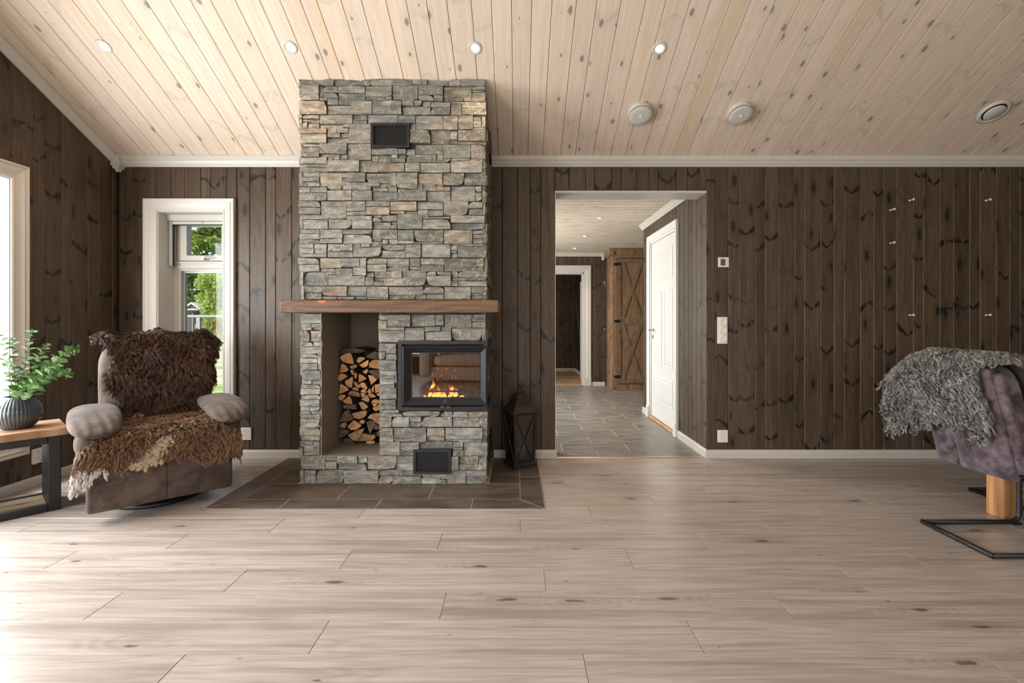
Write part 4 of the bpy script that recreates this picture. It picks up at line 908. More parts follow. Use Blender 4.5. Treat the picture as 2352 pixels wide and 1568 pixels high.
# stones on the right flank (and a few on the left edge), too slim to pick apart
side = bmesh.new(); z = 0.006
while z < 2.78:
    h = rs.uniform(0.022, 0.05); y = FY + rs.uniform(0.0, 0.012)
    while y < D - 0.02:
        l = min(rs.uniform(0.06, 0.2), D - 0.012 - y)
        zz = min(z+h-0.001, zceil(y+l) - 0.004)
        if zz > z + 0.006 and not (SZ0-0.015 < (z+zz)/2 < SZ1+0.015 and y < 3.62):
            pr = rs.uniform(-0.008, 0.008)
            bm_box(side, FX1-0.03, FX1+pr, y+0.0008, y+l-0.0008, z, zz)
        if zz > z + 0.006: bm_box(side, FX0-rs.uniform(-0.008, 0.006), FX0+0.03, y+0.008, y+l-0.0008, z, zz)
        y += l
    z += h
so = obj('flank_stones', side, MT['stone'], FP); so.color = (*srgb(132, 122, 108), 1); tag(so, kind='stuff')

# timber mantel
MY = 3.13
bm = bmesh.new(); bm_box(bm, -1.536, -0.120, MY, 3.50, 1.157, 1.238, bev=0.006, seg=2)
mantel = obj('mantel_beam', bm, MT['beam'], FP, origin=Vector((-0.83, MY, 1.2)) - Vector((-0.835, 3.58, 0))); tag(mantel, 'brown oiled timber mantel beam across the stones')
for i_, sx in enumerate((716, 891, 994, 1101)):
    for sy in (693, 712):
        if (i_ == 1 and sy == 693): continue
        x_, _, z_ = px(sx + (sy-693)*0.1, sy + (0 if i_ != 0 else 0), MY)
        bm = bmesh.new(); bm_lathe(bm, [(0.0001, -0.002), (0.005, -0.002), (0.0065, 0.0), (0.0065, 0.003)], 10, (x_, MY, z_), Matrix.Rotation(math.radians(-90), 4, 'X')); obj('screw', bm, MT['barn_d'], mantel)

# vent grilles
def grille(x0, y0, x1, y1, mesh=True):
    X0, X1 = (x0-VX)*FY/F, (x1-VX)*FY/F; Z1, Z0 = ZC+(VY-y0)*FY/F, ZC+(VY-y1)*FY/F
    bm = bmesh.new(); ring_box(bm, X0, X1, Z0, Z1, 0.018, FY-0.018, FY+0.01, lambda x, y, z: (x, y, z)); gr = obj('vent_grille', bm, MT['black'], FP); tag(gr, 'black metal vent grille')
    boxo('vent_recess', (X0+0.01, X1-0.01, FY+0.012, FY+0.02, Z0+0.01, Z1-0.01), MT['hole'], gr)
    bm = bmesh.new(); st = 0.0085
    n_ = int((X1-X0+Z1-Z0)/st)
    a0, a1, b0, b1 = X0+0.018, X1-0.018, Z0+0.018, Z1-0.018
    def seg(p, q, yy):
        d_ = Vector((q[0]-p[0], q[1]-p[1])); 
        if d_.length < 0.004: return
        m_ = Vector((-d_.y, d_.x)).normalized()*0.0011
        v = [bm.verts.new((u, yy, w_)) for u, w_ in ((p[0]+m_.x, p[1]+m_.y), (p[0]-m_.x, p[1]-m_.y), (q[0]-m_.x, q[1]-m_.y), (q[0]+m_.x, q[1]+m_.y))]
        u_ = [bm.verts.new((k_.co.x, yy+0.0015, k_.co.z)) for k_ in v]
        bm.faces.new(v[::-1])
        for i in range(4): bm.faces.new((v[i], v[(i+1) % 4], u_[(i+1) % 4], u_[i]))
    for k in range(1, n_):
        c = k*st
        p = (a0 + max(0, c-(b1-b0)), b0 + min(c, b1-b0)); q = (a0 + min(c, a1-a0), b0 + max(0, c-(a1-a0)))
        if q[0] > p[0]:
            seg(p, q, FY-0.006); seg((a0+a1-p[0], p[1]), (a0+a1-q[0], q[1]), FY-0.0062)
    obj('vent_mesh', bm, MT['iron'], gr)
grille(853, 285, 942, 341); grille(950, 1030, 1037, 1086.5)
boxo('side_vent', (FX1-0.02, FX1+0.012, 3.50, 3.76, 1.02+1.30, 1.45+1.03), MT['black'], FP)
boxo('side_vent', (FX1-0.02, FX1+0.012, 3.45, 3.74, 0.10, 0.28), MT['black'], FP)

# stove insert with bevelled glass door
sv = FP
YS = FY - 0.016
def pX(p, Y=YS): return (p-VX)*Y/F
def pZ(p, Y=YS): return ZC+(VY-p)*Y/F
ox0, ox1, oz0, oz1 = pX(914), pX(1119.5), pZ(943.5), pZ(781.7)
fw_ = 0.026
bm = bmesh.new(); ring_box(bm, ox0, ox1, oz0, oz1, fw_, YS, YS+0.05, lambda x, y, z: (x, y, z))
bm_box(bm, ox1-0.012, ox1, YS+0.05, 3.66, oz0, oz0+fw_); bm_box(bm, ox1-0.012, ox1, YS+0.05, 3.66, oz1-fw_, oz1); bm_box(bm, ox1-0.012, ox1, 3.62, 3.66, oz0+fw_, oz1-fw_)
stove = obj('stove_insert', bm, MT['iron'], FP); tag(stove, 'black cast iron stove insert with burning fire')
boxo('cover_strip', (pX(943), pX(1102), YS-0.004, YS+0.002, oz1-fw_, oz1-0.001), MT['iron'], stove, bev=0.0015)
boxo('cover_strip', (pX(942), pX(1103), YS-0.004, YS+0.002, oz0+0.001, oz0+fw_), MT['iron'], stove, bev=0.0015)
# bevelled door frame
dx0, dx1, dz0, dz1 = pX(926), pX(1117.5), pZ(930), pZ(795)
gx0, gx1, gz0, gz1 = pX(945), pX(1103), pZ(913), pZ(811)
bm = bmesh.new(); rings = []
for (a0, a1, b0, b1, y) in ((dx0, dx1, dz0, dz1, YS+0.04), (dx0, dx1, dz0, dz1, YS-0.018), (dx0+0.006, dx1-0.003, dz0+0.006, dz1-0.006, YS-0.021), (gx0-0.004, gx1+0.003, gz0-0.004, gz1+0.004, YS+0.012), (gx0, gx1, gz0, gz1, YS+0.012), (gx0, gx1, gz0, gz1, YS+0.04)):
    rings.append([bm.verts.new(v) for v in ((a0, y, b0), (a1, y, b0), (a1, y, b1), (a0, y, b1))])
for r0, r1 in zip(rings, rings[1:]):
    for i in range(4): bm.faces.new((r0[i], r0[(i+1) % 4], r1[(i+1) % 4], r1[i]))
obj('door_frame', bm, MT['iron'], stove)
bm = bmesh.new(); ring_box(bm, ox0+0.012, ox1-0.008, oz0+0.012, oz1-0.012, 0.045, YS+0.030, YS+0.049, lambda x, y, z: (x, y, z)); obj('dark_gap_ring', bm, MT['hole'], stove)  # black ring added behind the door gap to keep bright glints out
boxo('glass_pane', (gx0-0.004, gx1+0.004, YS+0.018, YS+0.022, gz0-0.004, gz1+0.004), MT['stoveglass'], stove)
bm = bmesh.new()
for x_ in (pX(1012), pX(1026)): bm_prism(bm, [(pZ(936), YS-0.016), (pZ(932), YS-0.022), (pZ(930.6), YS-0.016), (pZ(934.5), YS-0.006)], x_, x_+0.030, lambda a, b, h: (h, b, a))
obj('door_latch', bm, MT['chrome'], stove)
bm = bmesh.new(); bm_box(bm, pX(1035), pX(1117), YS-0.006, YS+0.01, pZ(935.2), pZ(933.4)); obj('air_lever', bm, MT['iron'], stove)
# firebox
fb_ = plain('fire_clay', srgb(92, 74, 60), 0.9, var=0.2, bump=0.4, scale=30)
bm = bmesh.new(); by = 3.70
bm_box(bm, ox0+0.02, ox1-0.02, YS+0.05, by, oz0+0.012, oz0+0.03); bm_box(bm, ox0+0.02, ox1-0.02, YS+0.05, by, oz1-0.03, oz1-0.012); bm_box(bm, ox0+0.015, ox0+0.03, YS+0.05, by, oz0+0.02, oz1-0.02); bm_box(bm, ox0+0.02, ox1-0.02, by, by+0.02, oz0+0.012, oz1-0.012)
obj('firebox', bm, fb_, stove)
for r_ in range(4):
    for c_ in range(3):
        x_ = ox0 + 0.035 + c_*0.185 + (0.07 if r_ % 2 else 0); x2 = min(x_+0.182, ox1-0.03); z_ = oz0+0.04+r_*0.105
        if x2 - x_ > 0.03: boxo('fire_brick', (x_, x2, by-0.012, by, z_, z_+0.102), fb_, stove, bev=0.003)
boxo('corner_bead', (ox0+0.062, ox0+0.076, YS+0.05, YS+0.062, oz0+0.03, oz1-0.03), MT['chrome'], stove)
bm = bmesh.new(); bm_tube(bm, [(ox0+0.10, YS+0.075, pZ(902)), (ox1-0.03, YS+0.075, pZ(902))], 0.006, 8); obj('log_bar', bm, MT['iron'], stove)
bm = bmesh.new(); rs2 = random.Random(3)
for k in range(5):
    x_ = ox0+0.12+0.085*k; z_ = pZ(925)+0.005
    bm_tube(bm, [(x_-0.10, YS+0.16+0.05*(k % 3), z_+0.03*(k % 2)), (x_+0.12, YS+0.14+0.06*((k+1) % 3), z_+0.02+0.03*((k+1) % 2))], 0.028, 7)
char = NT('charred_wood', 0.9); char.base(char.mix(char.ramp(char.noise(char.obc(), 30, 4), 0.4, 0.7), srgb(30, 24, 20), srgb(96, 74, 58))); char.bump(char.noise(char.obc(), 50, 4), 0.6, 0.01)
obj('burning_logs', bm, char.m, stove)
# flames: upright tongues of fire
fm = NT('flame', 0.9); o_ = fm.xyz(fm.n('TexCoord', out=0))
fc = fm.mix(fm.ramp(o_[2], 0.0, 0.85), srgb(255, 206, 110), srgb(232, 92, 14)); fm.base((0, 0, 0)); fm.b.inputs['Specular IOR Level'].default_value = 0.0
fm.put(fm.b.inputs['Emission Color'], fc); fm.put(fm.b.inputs['Emission Strength'], fm.ramp(o_[2], 0.0, 1.0, 2.3, 0.9))
fm.put(fm.b.inputs['Alpha'], fm.ramp(o_[2], 0.25, 1.0, 0.95, 0.35))
for (fx, fz0, fz1, fwid, lean) in ((975, 912, 905, 5, 2), (986, 912, 889, 6, 2), (992, 892, 873, 6, 4), (998, 912, 893, 8, -2), (1005, 912, 886, 7, 3), (1012, 912, 902, 6, -3), (1020, 912, 894, 7, 2), (1030, 912, 901, 5, 4), (1036, 912, 884, 7, -4), (1041, 896, 884, 6, -6), (1048, 912, 889, 8, -3), (1056, 912, 903, 6, 4), (1064, 912, 904, 5, -3)):
    yy = YS + 0.12 + 0.05*((fx*7) % 5)/5
    a = px(fx, fz0, yy); b = px(fx+lean, fz1, yy); h = 1.12*(b[2]-a[2]); wd_ = 1.5*fwid*yy/F
    bm = bmesh.new(); prof = [(0.25, 0.0), (0.8, 0.12), (1.0, 0.28), (0.75, 0.5), (0.42, 0.72), (0.18, 0.9), (0.0001, 1.0)]
    rings = []
    for r_, t_ in prof:
        ox_ = a[0] + (b[0]-a[0])*t_ + math.sin(t_*5+fx)*0.25*wd_
        rings.append([bm.verts.new((ox_ + wd_*0.5*r_*math.cos(q), yy + wd_*0.28*r_*math.sin(q), a[2]+h*t_)) for q in (2*math.pi*i/8 for i in range(8))])
    for r0, r1 in zip(rings, rings[1:]):
        for i in range(8): bm.faces.new((r0[i], r0[(i+1) % 8], r1[(i+1) % 8], r1[i]))
    obj('flame', bm, fm.m, stove, smooth=True)
bm = bmesh.new()
for sx, sy in ((994, 861), (995, 877), (1037, 867), (1046, 869), (1013, 864), (1058, 890), (1006, 849), (1024, 849), (1045, 852), (980, 888)):
    p0 = px(sx, sy, YS+0.15); p1 = px(sx+1.5, sy-3.5, YS+0.15); bm_tube(bm, [p0, p1], 0.0008, 5)
tag(obj('sparks', bm, emit('spark', srgb(255, 120, 30), 3.0), stove), kind='stuff')
lf = light('fire_glow', 'POINT', px(1015, 893, YS+0.16), 1.6, (1.0, 0.42, 0.12), shadow_soft_size=0.05)
# raised emblem: a small fir tree over the maker's lettering
ez = pZ(922)
em = MT['chrome']
em = plain('worn_iron_relief', srgb(92, 92, 94), 0.4, 0.5)
bm = bmesh.new(); ex = pX(1023)
for k in range(3):
    zz = ez - 0.004 + k*0.0085; ww = 0.013 - 0.0035*k
    for s_ in (-1, 1): bm_prism(bm, [(ex, zz+0.009), (ex + s_*ww, zz), (ex + s_*ww*0.55, zz+0.0005), (ex, zz+0.005)], YS-0.011, YS-0.016 + 0.0, lambda a, b, h: (a, h, b))
obj('emblem', bm, em, stove)
cu = bpy.data.curves.new('lettering', 'FONT'); cu.body = 'JØTUL'; cu.size = 0.017; cu.extrude = 0.0015; cu.align_x = 'CENTER'
to = bpy.data.objects.new('tmp_text', cu); COL.objects.link(to)
me = bpy.data.meshes.new_from_object(to.evaluated_get(bpy.context.evaluated_depsgraph_get())); bpy.data.objects.remove(to)
me.transform(Matrix.Translation(Vector((ex, YS-0.0125, pZ(928.5))) - Vector((-0.835, 3.58, 0))) @ Matrix.Rotation(math.radians(90), 4, 'X')); me.materials.append(em)
lo_ = bpy.data.objects.new('lettering', me); COL.objects.link(lo_); lo_.parent = stove

# ------------------------------------------------------------------ firewood in the niche
LG = """p 95,210;130,165;200,135;265,135;290,200;310,300;250,300;150,275
b 110,130;150,80;300,60;420,75;480,100;420,130;280,132;150,140
p 345,250;365,205;415,190;460,205;475,225;385,285;350,280
p 380,315;525,235;530,290;500,335;440,360
p 530,355;530,300;560,255;620,235;740,235;740,390
b 470,190;560,140;620,110;720,150;740,225;560,230;530,215
p 80,445;115,290;180,320;215,380;210,410
p 228,335;330,305;340,350;280,380;240,370
p 420,415;500,375;500,430;470,460
p 62,510;80,465;130,440;180,455;215,490;120,550;65,550
p 165,560;285,485;292,520;275,660;220,650;180,610
p 310,425;350,440;350,500;325,530
p 375,450;430,470;497,525;370,585
p 515,465;580,475;655,535;560,620
b 515,405;600,385;690,390;740,400;740,520;660,525;620,500
p 290,570;330,570;400,655;370,670;310,630
p 380,610;440,570;480,590;510,650;505,685;430,655
p 68,760;90,600;140,620;200,660;220,700
p 255,690;290,655;340,660;370,710;320,702
w 210,755;235,710;300,704;380,730;400,795;300,785
p 400,715;430,680;485,680;490,740;450,735
p 395,735;440,742;480,770;415,820
p 500,720;540,665;575,735;530,735
p 565,690;600,612;602,720;590,735
p 610,610;740,600;740,700;620,745
p 500,755;520,738;590,757;635,800;560,815;520,790
p 630,765;690,720;740,740;740,800;650,785
p 75,800;110,755;170,760;190,775;130,850;80,830
p 125,860;230,780;265,840;275,905;190,905;140,880
p 400,840;490,768;530,830;515,885
p 555,895;575,850;620,830;690,850;730,900
w 375,880;420,865;470,890;520,950;470,985;425,985;400,940
p 575,905;650,903;640,930;590,935
p 655,910;740,930;740,990;670,965
p 575,970;600,942;655,938;690,980;640,1015;590,1005
d 80,1175;150,1020;220,985;265,1060;300,1135;220,1165
w 280,1040;500,990;505,1040;470,1100;390,1130;310,1110
w 495,1120;540,1065;620,1040;740,1050;740,1260;640,1200;590,1145
p 205,1240;310,1138;372,1180;430,1225;350,1290;260,1295
p 378,1170;410,1142;450,1147;470,1180;440,1203;400,1198
p 80,1240;110,1200;170,1180;190,1220;160,1270;110,1270
d 75,1420;85,1280;150,1285;240,1320;160,1390
d 475,1190;520,1160;610,1165;620,1195;575,1285;530,1365
d 585,1290;612,1205;690,1250;740,1260;740,1290;640,1300
w 210,1370;330,1303;470,1260;430,1340;360,1462;280,1440
w 365,1465;402,1372;440,1343;520,1370;620,1368;630,1410;570,1455
p 480,1468;615,1462;615,1508;490,1510
d 625,1335;690,1308;740,1310;740,1430;640,1390
d 130,930;200,910;320,905;345,985;240,980;150,975
p 250,390;305,390;305,460;290,470
d 130,1440;200,1420;270,1450;300,1508;150,1508"""
def log_mats():
    out = {}
    for k, lo, hi in (('p', srgb(172, 122, 76), srgb(212, 164, 112)), ('w', srgb(128, 96, 66), srgb(174, 138, 98)), ('d', srgb(72, 58, 46), srgb(112, 92, 74)), ('b', srgb(64, 48, 38), srgb(104, 82, 64))):
        s = NT('log_end_' + k, 0.8); o = s.xyz(s.obc()); r = s.ma('MULTIPLY', s.rnd(), 30)
        n = s.noise(s.vec(s.ma('MULTIPLY', o[0], 20), r, s.ma('MULTIPLY', o[2], 20)), 1.0, 3, 0.6); n2 = s.noise(s.vec(o[0], r, o[2]), 120, 3)
        tv = s.ma('ADD', 0.85, s.ma('MULTIPLY', s.rnd(), 0.3))
        c = s.mix(s.ramp(s.ma('ADD', s.ma('MULTIPLY', n, 0.7), s.ma('MULTIPLY', n2, 0.3)), 0.35, 0.65), lo, hi)
        s.base(s.mix(1.0, c, s.n('CombineColor', {0: tv, 1: tv, 2: tv}), 'MULTIPLY')); s.bump(n2, 0.3, 0.003); out[k] = s.m
    s = NT('birch_bark', 0.9); n = s.noise(s.obc(), 45, 4)
    s.base(s.mix(s.ramp(n, 0.4, 0.68), srgb(44, 33, 27), srgb(112, 90, 72))); s.bump(n, 0.7, 0.01); out['bark'] = s.m
    return out
LM = log_mats(); YG = 3.553; rl = random.Random(21)
logs = []
for line in LG.split('\n'):
    k, rest_ = line.split(' ', 1)
    poly = [tuple(float(v) for v in q.split(',')) for q in rest_.split(';')]
    logs.append((k, [(765+a/6.533, 790+b/6.533) for a, b in poly]))
logs.sort(key=lambda q: sum(p[1] for p in q[1])/len(q[1]))
rowsz = [4, 5, 5, 5, 5, 5, 5, 5, 4, 4, 4]; rows_ = []; i0 = 0
for n_ in rowsz:
    if i0 < len(logs): rows_.append(logs[i0:i0+n_]); i0 += n_
if i0 < len(logs): rows_[-1] += logs[i0:]
ORD = ['first', 'second', 'third', 'fourth', 'fifth', 'sixth', 'seventh', 'eighth', 'ninth', 'tenth', 'eleventh', 'twelfth']
KN = {'p': 'pale freshly split log', 'w': 'weathered tan split log', 'd': 'dark greyed split log', 'b': 'bark-covered log'}
for ri, row in enumerate(rows_):
    row.sort(key=lambda q: sum(p[0] for p in q[1])/len(q[1]))
    for ci, (k, poly) in enumerate(row):
        dy = rl.uniform(0.0, 0.03) if k != 'd' else rl.uniform(0.01, 0.035)
        pts = [px(a, b, YG) for a, b in poly]
        cx = sum(p[0] for p in pts)/len(pts); cz = sum(p[2] for p in pts)/len(pts)
        lab = '%s, %s from left in %s row from the stack top' % (KN[k], ORD[ci], ORD[ri])
        lg = thing('log', lab, 'log', (cx, YG+dy, cz), group='firewood stacked in the niche')
        xmin, xmax = NX0+0.002, NX1-0.002
        # rounder outline, slightly shrunk
        out = []
        n = len(pts)
        for i in range(n):
            p, q = pts[i], pts[(i+1) % n]
            out.append((p[0], p[2])); out.append(((p[0]+q[0])/2 + (((p[0]+q[0])/2)-cx)*0.05*rl.uniform(0, 1), (p[2]+q[2])/2 + (((p[2]+q[2])/2)-cz)*0.05*rl.uniform(0, 1)))
        out = [(min(xmax, max(xmin, cx+(a-cx)*0.985)), max(NZ0+0.003, cz+(b-cz)*0.985)) for a, b in out]
        y1 = NB - 0.004
        bm = bmesh.new(); bm_prism(bm, out, YG+dy+0.004, y1, lambda a, b, h: (a, h, b)); 
        bmesh.ops.recalc_face_normals(bm, faces=bm.faces); obj('bark', bm, LM['bark'], lg)
        bm = bmesh.new(); bm_prism(bm, [(cx+(a-cx)*0.97, cz+(b-cz)*0.97) for a, b in out], YG+dy, YG+dy+0.0045, lambda a, b, h: (a, h, b)); obj('cut_end', bm, LM[k], lg)
# ------------------------------------------------------------------ lantern beside the fireplace
ang = math.atan2(3.655-3.57, 0.161+0.02)
LN = thing('lantern', 'dark metal and glass floor lantern with crossed bars beside the fireplace', 'lantern', (0.025, 3.695, 0.0045), ang)
lm = plain('dark_bronze_metal', srgb(52, 42, 36), 0.5, 0.4, var=0.15, bump=0.1, scale=120)
def lpart(name, bm, mat=lm, parent=LN, smooth=False): return obj(name, bm, mat, parent, world=False, smooth=smooth)
def frust(bm, h0, z0, h1, z1):
    lo = [bm.verts.new((sx*h0, sy*h0, z0)) for sx, sy in ((-1,-1),(1,-1),(1,1),(-1,1))]; hi = [bm.verts.new((sx*h1, sy*h1, z1)) for sx, sy in ((-1,-1),(1,-1),(1,1),(-1,1))]
    bm.faces.new(lo[::-1]); bm.faces.new(hi)
    for i in range(4): bm.faces.new((lo[i], lo[(i+1) % 4], hi[(i+1) % 4], hi[i]))
bm = bmesh.new(); frust(bm, 0.094, 0, 0.094, 0.022); frust(bm, 0.088, 0.022, 0.086, 0.035); lpart('base', bm)
bm = bmesh.new(); frust(bm, 0.112, 0.408, 0.116, 0.414); frust(bm, 0.116, 0.414, 0.108, 0.420); lpart('eave', bm)
B0, B1 = 0.035, 0.408; hw0, hw1 = 0.084, 0.100
def hwz(z): return hw0 + (hw1-hw0)*(z-B0)/(B1-B0)
for sx in (-1, 1):
    for sy in (-1, 1):
        bm = bmesh.new(); lo = []; hi = []
        for z_, q in ((B0, lo), (B1, hi)):
            h = hwz(z_)
            for a, b in ((1, 1), (0.82, 1), (0.82, 0.82), (1, 0.82)): q.append(bm.verts.new((sx*h*a, sy*h*b, z_)))
        bm.faces.new(lo); bm.faces.new(hi)
        for i in range(4): bm.faces.new((lo[i], lo[(i+1) % 4], hi[(i+1) % 4], hi[i]))
        lpart('corner_post', bm)
for f_ in range(4):
    Rm = Matrix.Rotation(f_*math.pi/2, 4, 'Z')
    bm = bmesh.new(); v = [Rm @ Vector((sx*hwz(z_)*0.9, -hwz(z_)*0.90, z_)) for sx, z_ in ((-1, B0), (1, B0), (1, B1), (-1, B1))]; q = [bm.verts.new(u) for u in v]; q2 = [bm.verts.new(u + (Rm @ Vector((0, 0.003, 0)))) for u in v]
    bm.faces.new(q); bm.faces.new(q2[::-1])
    for i in range(4): bm.faces.new((q[i], q[(i+1) % 4], q2[(i+1) % 4], q2[i]))
    lpart('glass_panel', bm, MT['lampglass'])
    for s_ in (-1, 1):
        bm = bmesh.new(); a = Rm @ Vector((-s_*hwz(B0)*0.80, -hwz(B0)*0.96, B0+0.01)); b = Rm @ Vector((s_*hwz(B1)*0.80, -hwz(B1)*0.96, B1-0.02)); bm_tube(bm, [a, b], 0.0055, 6); lpart('cross_bar', bm)
    for z_ in (B0+0.008, B1-0.010):
        bm = bmesh.new(); bm_tube(bm, [Rm @ Vector((-hwz(z_)*0.9, -hwz(z_)*0.95, z_)), Rm @ Vector((hwz(z_)*0.9, -hwz(z_)*0.95, z_))], 0.008, 4); lpart('rail', bm)
    # small pierced openings in the roof, dark insets
bm = bmesh.new(); prev = None
for h, z_ in ((0.104, 0.420), (0.098, 0.428), (0.080, 0.452), (0.062, 0.482), (0.052, 0.505), (0.048, 0.515)):
    if prev: frust(bm, prev[0], prev[1], h, z_)
    prev = (h, z_)
frust(bm, 0.054, 0.515, 0.050, 0.520); frust(bm, 0.046, 0.520, 0.036, 0.545); frust(bm, 0.038, 0.545, 0.036, 0.549)
roof = lpart('roof', bm); tag(roof, 'bell-shaped pierced metal roof')
bm = bmesh.new()
for f_ in range(4):
    Rm = Matrix.Rotation(f_*math.pi/2, 4, 'Z')
    for k in range(6):
        x_ = -0.042 + 0.0168*k
        for z_, s_ in ((0.470, 1), (0.482, -1)):
            yy = -(0.080 + (0.062-0.080)*(z_-0.452)/0.03) - 0.0012
            pts_ = [Rm @ Vector((x_+dx, yy + 0.6*(-dz*-1)*0.0 + (0.018/0.03)*dz, z_+dz)) for dx, dz in ((0, -0.006*s_), (0.005, 0.002*s_), (0, 0.006*s_), (-0.005, 0.002*s_))]
            q = [bm.verts.new(u) for u in pts_]; bm.faces.new(q)
lpart('pierced_pattern', bm, MT['hole'])
bm = bmesh.new(); bm_lathe(bm, [(0.022, 0.549), (0.026, 0.556), (0.020, 0.564), (0.024, 0.572), (0.020, 0.580), (0.010, 0.584), (0.009, 0.590), (0.016, 0.597), (0.019, 0.606), (0.016, 0.616), (0.0001, 0.620)], 16); fin = lpart('finial', bm, smooth=True)
bm = bmesh.new(); bm_tube(bm, [(0.018*math.sin(t)*1.6+0.012, 0, 0.590+0.028*math.cos(t)) for t in [0.2+k*0.28 for k in range(12)]], 0.002, 5); obj('carry_ring', bm, lm, fin, world=False)
cd = thing('candle', 'thick grey pillar candle inside the glass lantern', 'candle', (0.025, 3.695, 0.0405))
bm = bmesh.new(); bm_lathe(bm, [(0.034, 0), (0.034, 0.098), (0.031, 0.102), (0.020, 0.097), (0.0001, 0.095)], 20); obj('wax', bm, plain('grey_wax', srgb(96, 92, 88), 0.5), cd, world=False, smooth=True)
bm = bmesh.new(); bm_tube(bm, [(0, 0, 0.094), (0.001, 0, 0.108)], 0.0015, 5); obj('wick', bm, MT['hole'], cd, world=False)
# ------------------------------------------------------------------ fur made of real strands
def in_poly(pts, poly):
    x, y = pts[:, 0], pts[:, 1]; ins = np.zeros(len(pts), bool); n = len(poly)
    for i in range(n):
        x0, y0 = poly[i]; x1, y1 = poly[(i+1) % n]
        c = ((y0 > y) != (y1 > y)) & (x < (x1-x0)*(y-y0)/((y1-y0) + 1e-12) + x0)
        ins ^= c
    return ins
def frames(surf, u, s):
    e = 1e-3
    p = surf(u, s); du = surf(u+e, s) - surf(u-e, s); ds = surf(u, s+e) - surf(u, s-e)
    du /= np.linalg.norm(du, axis=1)[:, None]; ds /= np.linalg.norm(ds, axis=1)[:, None]
    n = np.cross(du, ds); n /= np.linalg.norm(n, axis=1)[:, None]
    return p, du, ds, n
def fur(name, parent, surf, poly, n, clumps, length, colfn, nsign=1.0, lift=0.6, lay=0.7, curl=0.0, waves=2.0, npts=7, rad=0.0009, seed=1, grav=0.02, tight=0.75, spread=0.35, mat=None):
    rg = np.random.default_rng(seed)
    lo = np.min(poly, axis=0); hi = np.max(poly, axis=0)
    def sample(m):
        out = np.zeros((0, 2))
        while len(out) < m:
            q = rg.uniform(lo, hi, (m*2, 2)); out = np.vstack([out, q[in_poly(q, poly)]])
        return out[:m]
    H = sample(n); C = sample(clumps)
    idx = np.zeros(n, int); H32 = H.astype(np.float32); C32 = C.astype(np.float32)
    for a in range(0, n, 4000):
        d = (H32[a:a+4000, :1] - C32[None, :, 0])**2; d += (H32[a:a+4000, 1:] - C32[None, :, 1])**2; idx[a:a+4000] = d.argmin(1)
    def path(UV, L, rv):
        p, du, ds, nr = frames(surf, UV[:, 0], UV[:, 1]); nr = nr*nsign
        lean = lay*(ds*rv[:, 0:1] + du*rv[:, 1:2])
        t = np.linspace(0, 1, npts)[None, :, None]
        q = p[:, None, :] + L[:, None, None]*(nr[:, None, :]*lift*(t - 0.35*t*t) + lean[:, None, :]*(0.35*t + 0.65*t*t))
        q[:, :, 2] -= grav*(t[:, :, 0]**2)*(L[:, None]/length)
        return q, du, ds, nr
    # flow direction per clump, smooth + random
    fl_ = 0.75 + 0.5*np.sin(C[:, 0]*23 + 2*np.sin(C[:, 1]*19)); ft = 0.9*np.sin(C[:, 1]*31 + C[:, 0]*17 + seed)
    crv = np.stack([fl_ + rg.normal(0, spread, clumps), 0.6*ft + rg.normal(0, spread, clumps)], 1)
    cl = length*rg.uniform(0.75, 1.2, clumps)
    qc, cu, cs, cn = path(C, cl, crv)
    ph = rg.uniform(0, 6.28, clumps)
    t = np.linspace(0, 1, npts)
    if curl > 0:
        w_ = waves*rg.uniform(0.75, 1.25, clumps)
        a_ = ph[:, None] + 6.28*w_[:, None]*t[None, :]; amp = curl*np.minimum(1, t*2.5)[None, :]*rg.uniform(0.6, 1.3, clumps)[:, None]
        off = amp[:, :, None]*(np.cos(a_)[:, :, None]*cu[:, None, :] + np.sin(a_)[:, :, None]*(0.6*cs + 0.6*cn)[:, None, :])
        qc = qc + off
    hr = crv[idx] + rg.normal(0, spread*0.45, (n, 2))
    qh, hu, hs, hn = path(H, cl[idx]*rg.uniform(0.7, 1.1, n), hr)
    if curl > 0: qh = qh + off[idx]
    k = (tight*np.power(t, 0.9))[None, :, None]
    jit = rg.normal(0, 1, (n, 1, 3))*0.0016*np.linspace(0.2, 1.3, npts)[None, :, None]
    Q = qh*(1-k) + qc[idx]*k + jit
    cv = bpy.data.hair_curves.new(name); cv.add_curves([npts]*n)
    cv.position_data.foreach_set('vector', Q.astype(np.float32).ravel())
    at = cv.attributes.get('radius') or cv.attributes.new('radius', 'FLOAT', 'POINT')
    at.data.foreach_set('value', np.tile(rad*np.array([1.0]*(npts-2) + [0.75, 0.25]), n).astype(np.float32))
    ca = cv.attributes.new('col', 'FLOAT_COLOR', 'CURVE')
    cc = colfn(H, idx, rg); ca.data.foreach_set('color', np.hstack([cc, np.ones((n, 1))]).astype(np.float32).ravel())
    cv.materials.append(mat)
    o = bpy.data.objects.new(name, cv); COL.objects.link(o); o.parent = parent
    return tag(o, kind='stuff')
